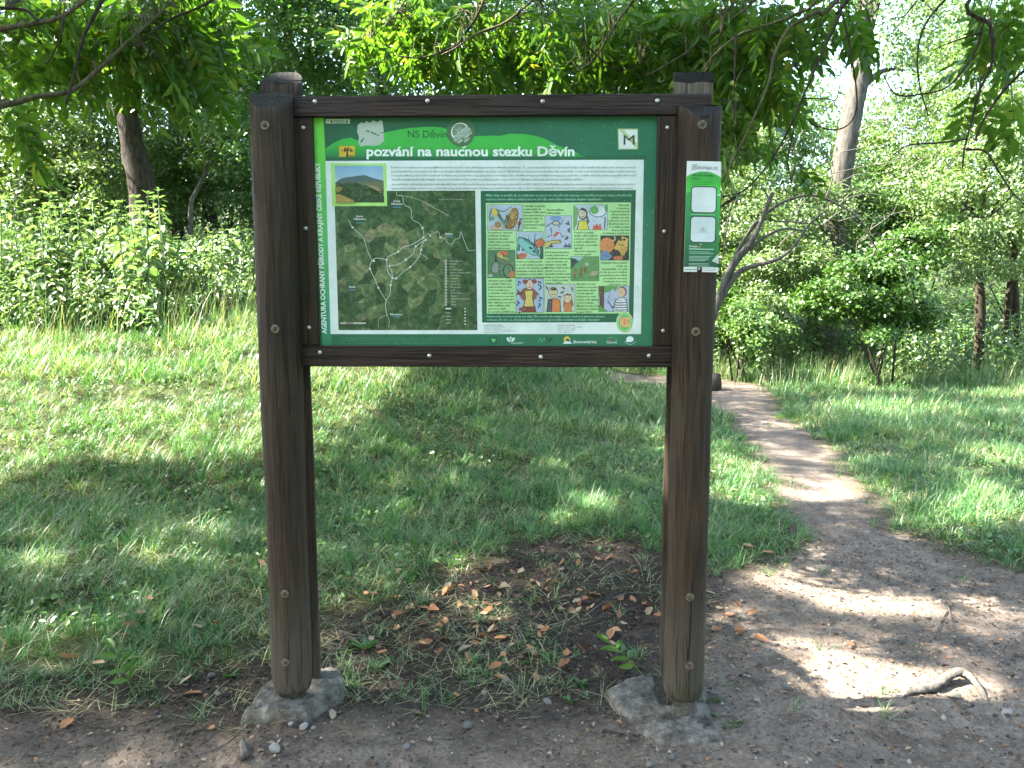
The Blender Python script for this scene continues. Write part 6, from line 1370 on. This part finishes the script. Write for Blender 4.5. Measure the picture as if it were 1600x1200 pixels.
# green weeds and fallen ash sprigs
def weed_mesh(i):
    g_ = np.random.default_rng(900 + i); n = g_.integers(4, 11); P = []; D = []; L = []; Nn = []
    for j in range(n):
        a = j * 2.4 + g_.normal(0, .2); e = g_.uniform(.05, 1.3); d = np.array((math.cos(a), math.sin(a), e)); P.append(d * .08); D.append(d); L.append(g_.uniform(.3, 1)); Nn.append((-math.cos(a) * e, -math.sin(a) * e, 1))
    V, F = leaves(np.array(P), np.array(D), np.array(Nn), np.array(L), np.array(L) * (.5 if i % 2 else .32), T_LEAF); me = np_mesh('weed', V, F, {'rnd': np.repeat(g_.uniform(0, .4, n), 6)}); me.materials.append(M['weed_leaf']); return me
WEED = [weed_mesh(i) for i in range(12)]
for px, py, s in ((570, 1010, .12), (590, 1040, .10), (540, 1018, .09), (510, 1105, .06), (430, 930, .12), (400, 920, .10), (730, 860, .07), (690, 862, .07), (935, 860, .08), (950, 862, .07), (820, 1040, .07), (860, 1030, .08), (835, 1012, .06), (905, 1072, .07), (890, 1100, .07), (915, 1090, .06), (760, 945, .06), (870, 950, .06), (640, 890, .07), (665, 945, .07), (530, 920, .08), (1140, 1145, .07), (1150, 1140, .05), (1155, 965, .05), (360, 1060, .09), (960, 720, .12), (840, 720, .12), (700, 760, .1), (610, 830, .1), (905, 810, .1), (980, 830, .1), (60, 820, .1), (200, 890, .1), (300, 860, .1), (470, 800, .1), (1115, 1100, .05), (1120, 1125, .05)):
    x, y, z = on_ground(px, py); o = bpy.data.objects.new('weed', random.choice(WEED)); COL.objects.link(o); o.location = (x, y, z - .004); s *= random.uniform(.6, 1.0); o.scale = (s, s * random.uniform(.7, 1.1), s * random.uniform(.7, 1.2)); o.rotation_euler = (random.gauss(0, .2), random.gauss(0, .2), random.uniform(0, 6.28)); tag(o, 'small broad-leaved green weed growing around the board', 'weed', 'weeds around the board')
def sprig(px, py, px2, py2, s, label):
    x, y, z = on_ground(px, py); x2, y2, _ = on_ground(px2, py2); o = bpy.data.objects.new('leaf_sprig', random.choice(ASH)); COL.objects.link(o)
    o.matrix_basis = frame_matrix((x, y, z + .02), (x2 - x, y2 - y, .12), np.array((0, -.2, 1.0)), s); tag(o, label, 'leaf')
sprig(210, 1092, 185, 1065, .24, 'green ash sprig fallen on soil at the grass edge')
sprig(1008, 1062, 955, 1035, .22, 'green ash sprig fallen against the crumbling slab')
# stump and log by the path bend
sx, sy = base_of(1112, 12.2); mb = MB(); mb.tube([(sx, sy, gz(sx, sy) - .1), (sx + .02, sy, gz(sx, sy) + .12), (sx + .04, sy, gz(sx, sy) + .27)], [.20, .16, .13], 12, True, .10, 4); tag(mb.build('tree_stump', M['bark']), 'small dark stump beside the path bend behind the cracked post', 'stump')
# a wisp of spider web and husks under the bottom rail
# loose litter of the soil: bark crumbs, bits of twig and leaf
def litter(name, n, dom_px, label, seed, smin, smax):
    g_ = np.random.default_rng(seed); x = g_.uniform(-3.2, 4.0, n); y = g_.uniform(2.3, 5.2, n)
    b_ = samp(BARE_S, x, y); p_ = samp(PATH_S, x, y); ok = (b_ > .4) & (g_.random(n) < np.where(p_ > .5, .35, 1.0)); x, y, p_ = x[ok], y[ok], p_[ok]; m = len(x)
    P = np.stack([x, y, H(x, y) + .003], 1); a = g_.uniform(0, 6.28, m); D = np.stack([np.cos(a), np.sin(a), g_.normal(0, .3, m)], 1); Nn = np.stack([g_.normal(0, .5, m), g_.normal(0, .5, m), np.ones(m)], 1)
    L = g_.uniform(smin, smax, m) ** 1.0; ratio = np.where(g_.random(m) < .45, .10, g_.uniform(.35, .8, m)); rn = np.clip(g_.beta(1.6, 2.6, m) + np.where(p_ > .5, .3, 0), 0, np.where(p_ > .5, .9, 1))
    o = leaf_object(name, P, D, Nn, L, L * ratio, rn, M['debris']); tag(o, label, 'litter')
litter('soil_litter', 70000, None, 'crumbs of bark, twig and leaf strewn over bare soil', 61, .004, .03)
def grit():
    g_ = np.random.default_rng(62); n = 26000; x = g_.uniform(-3.2, 4.2, n); y = g_.uniform(2.3, 6.5, n); ok = samp(BARE_S, x, y) > .5; ok &= g_.random(n) < np.where(samp(PATH_S, x, y) > .5, .9, .35); x, y = x[ok], y[ok]; n = len(x)
    s = .0025 + .006 * g_.random(n) ** 3; base = np.array([(1, 0, -.3), (-.5, .87, -.3), (-.5, -.87, -.3), (.5, .3, .6), (-.4, 0, .7)]); F0 = np.array([(0, 1, 3), (1, 4, 3), (1, 2, 4), (2, 3, 4), (2, 0, 3)])
    a = g_.uniform(0, 6.28, n); c, si = np.cos(a), np.sin(a); st = g_.uniform(.7, 1.5, n)
    B = base[None] * s[:, None, None]; X = B[..., 0] * c[:, None] * st[:, None] - B[..., 1] * si[:, None]; Y = B[..., 0] * si[:, None] * st[:, None] + B[..., 1] * c[:, None]
    V = np.stack([X + x[:, None], Y + y[:, None], B[..., 2] + H(x, y)[:, None] + .001], -1).reshape(-1, 3); F = (F0[None] + (np.arange(n) * 5)[:, None, None]).reshape(-1, 3)
    o = link('grit', np_mesh('grit', V, F, {'rnd': np.repeat(.35 + .65 * g_.random(n) ** 1.5, 5)}), M['debris']); tag(o, 'fine pale grit scattered over the trodden path', 'grit', kind='stuff')
grit()
def ground_cover():
    g_ = np.random.default_rng(63); n = 16000; y = g_.uniform(2.5, 8.5, n); x = g_.uniform(-1, 1, n) * (.7 * y + .4); ok = (samp(BARE_S, x, y) < .35) & (fbm(x * 2.1, y * 2.1, 64) > .47); x, y = x[ok], y[ok]; n = len(x)
    P = np.stack([x, y, H(x, y) + g_.uniform(.01, .085, n)], 1); Nn = norm(g_.normal(0, .45, (n, 3)) + (0, -.2, 1)); D = norm(np.cross(Nn, rand_dirs(n, g_))); L = g_.uniform(.018, .05, n)
    o = leaf_object('ground_cover', P, D, Nn, L, L * g_.uniform(.4, .85, n), g_.random(n), M['mid_leaf'], None, T_LEAF); tag(o, 'small broad leaves of low weeds mixed into the grass', 'weeds', kind='stuff')
ground_cover()
def straw(name, n, test, L0, L1, W0, lean0, label, seed, dom, up=0):
    g_ = np.random.default_rng(seed); x = g_.uniform(dom[0], dom[1], n); y = g_.uniform(dom[2], dom[3], n); ok = test(x, y, g_); x, y = x[ok], y[ok]; n = len(x)
    P = np.stack([x, y, H(x, y) + (.004 if not up else -.01)], 1); ln = np.clip(lean0 + g_.normal(0, .06 if not up else .12, n), 0, .97)
    V, F, rn = blades(P, g_.uniform(0, 6.28, n), g_.uniform(L0, L1, n), W0 * g_.uniform(.6, 1.4, n), g_.uniform(0, .12 if not up else .3, n), ln, g_.uniform(.80, 1, n) if not up else np.where(g_.random(n) < .55, g_.uniform(.82, 1, n), g_.uniform(.2, .8, n)))
    tag(link(name, np_mesh(name, V, F, {'rnd': rn}), M['grass']), label, 'grass', kind='stuff')
straw('dry_straw', 16000, lambda x, y, g_: (samp(BARE_S, x, y) > .15) & (samp(PATH_S, x, y) < .35) & (fbm(x * 3.1, y * 3.1, 92) > .44), .03, .14, .0026, .93, 'dead straw lying over the edge of the bare soil', 91, (-3, 3, 2.4, 5.2))
straw('tall_grass', 9000, lambda x, y, g_: (x < -.6) & (y > 8.6 + 1.2 * vnoise(x * .8, 3, 6)) & (g_.random(len(x)) < sstep(.3, .6, fbm(x * 1.1, y * 1.1, 94)) * sstep(13.5, 9.5, y)), .3, .85, .0045, .18, 'tall seeding grass mixed among the nettles', 93, (-9, 0, 8.4, 13.5), 1)
straw('tall_grass', 5000, lambda x, y, g_: (x > 3.2) & (fbm(x * 1.1, y * 1.1, 96) > .42), .25, .7, .006, .2, 'tall grass along the foot of the bushes beside the path', 95, (3, 12, 12.3, 15.5), 1)
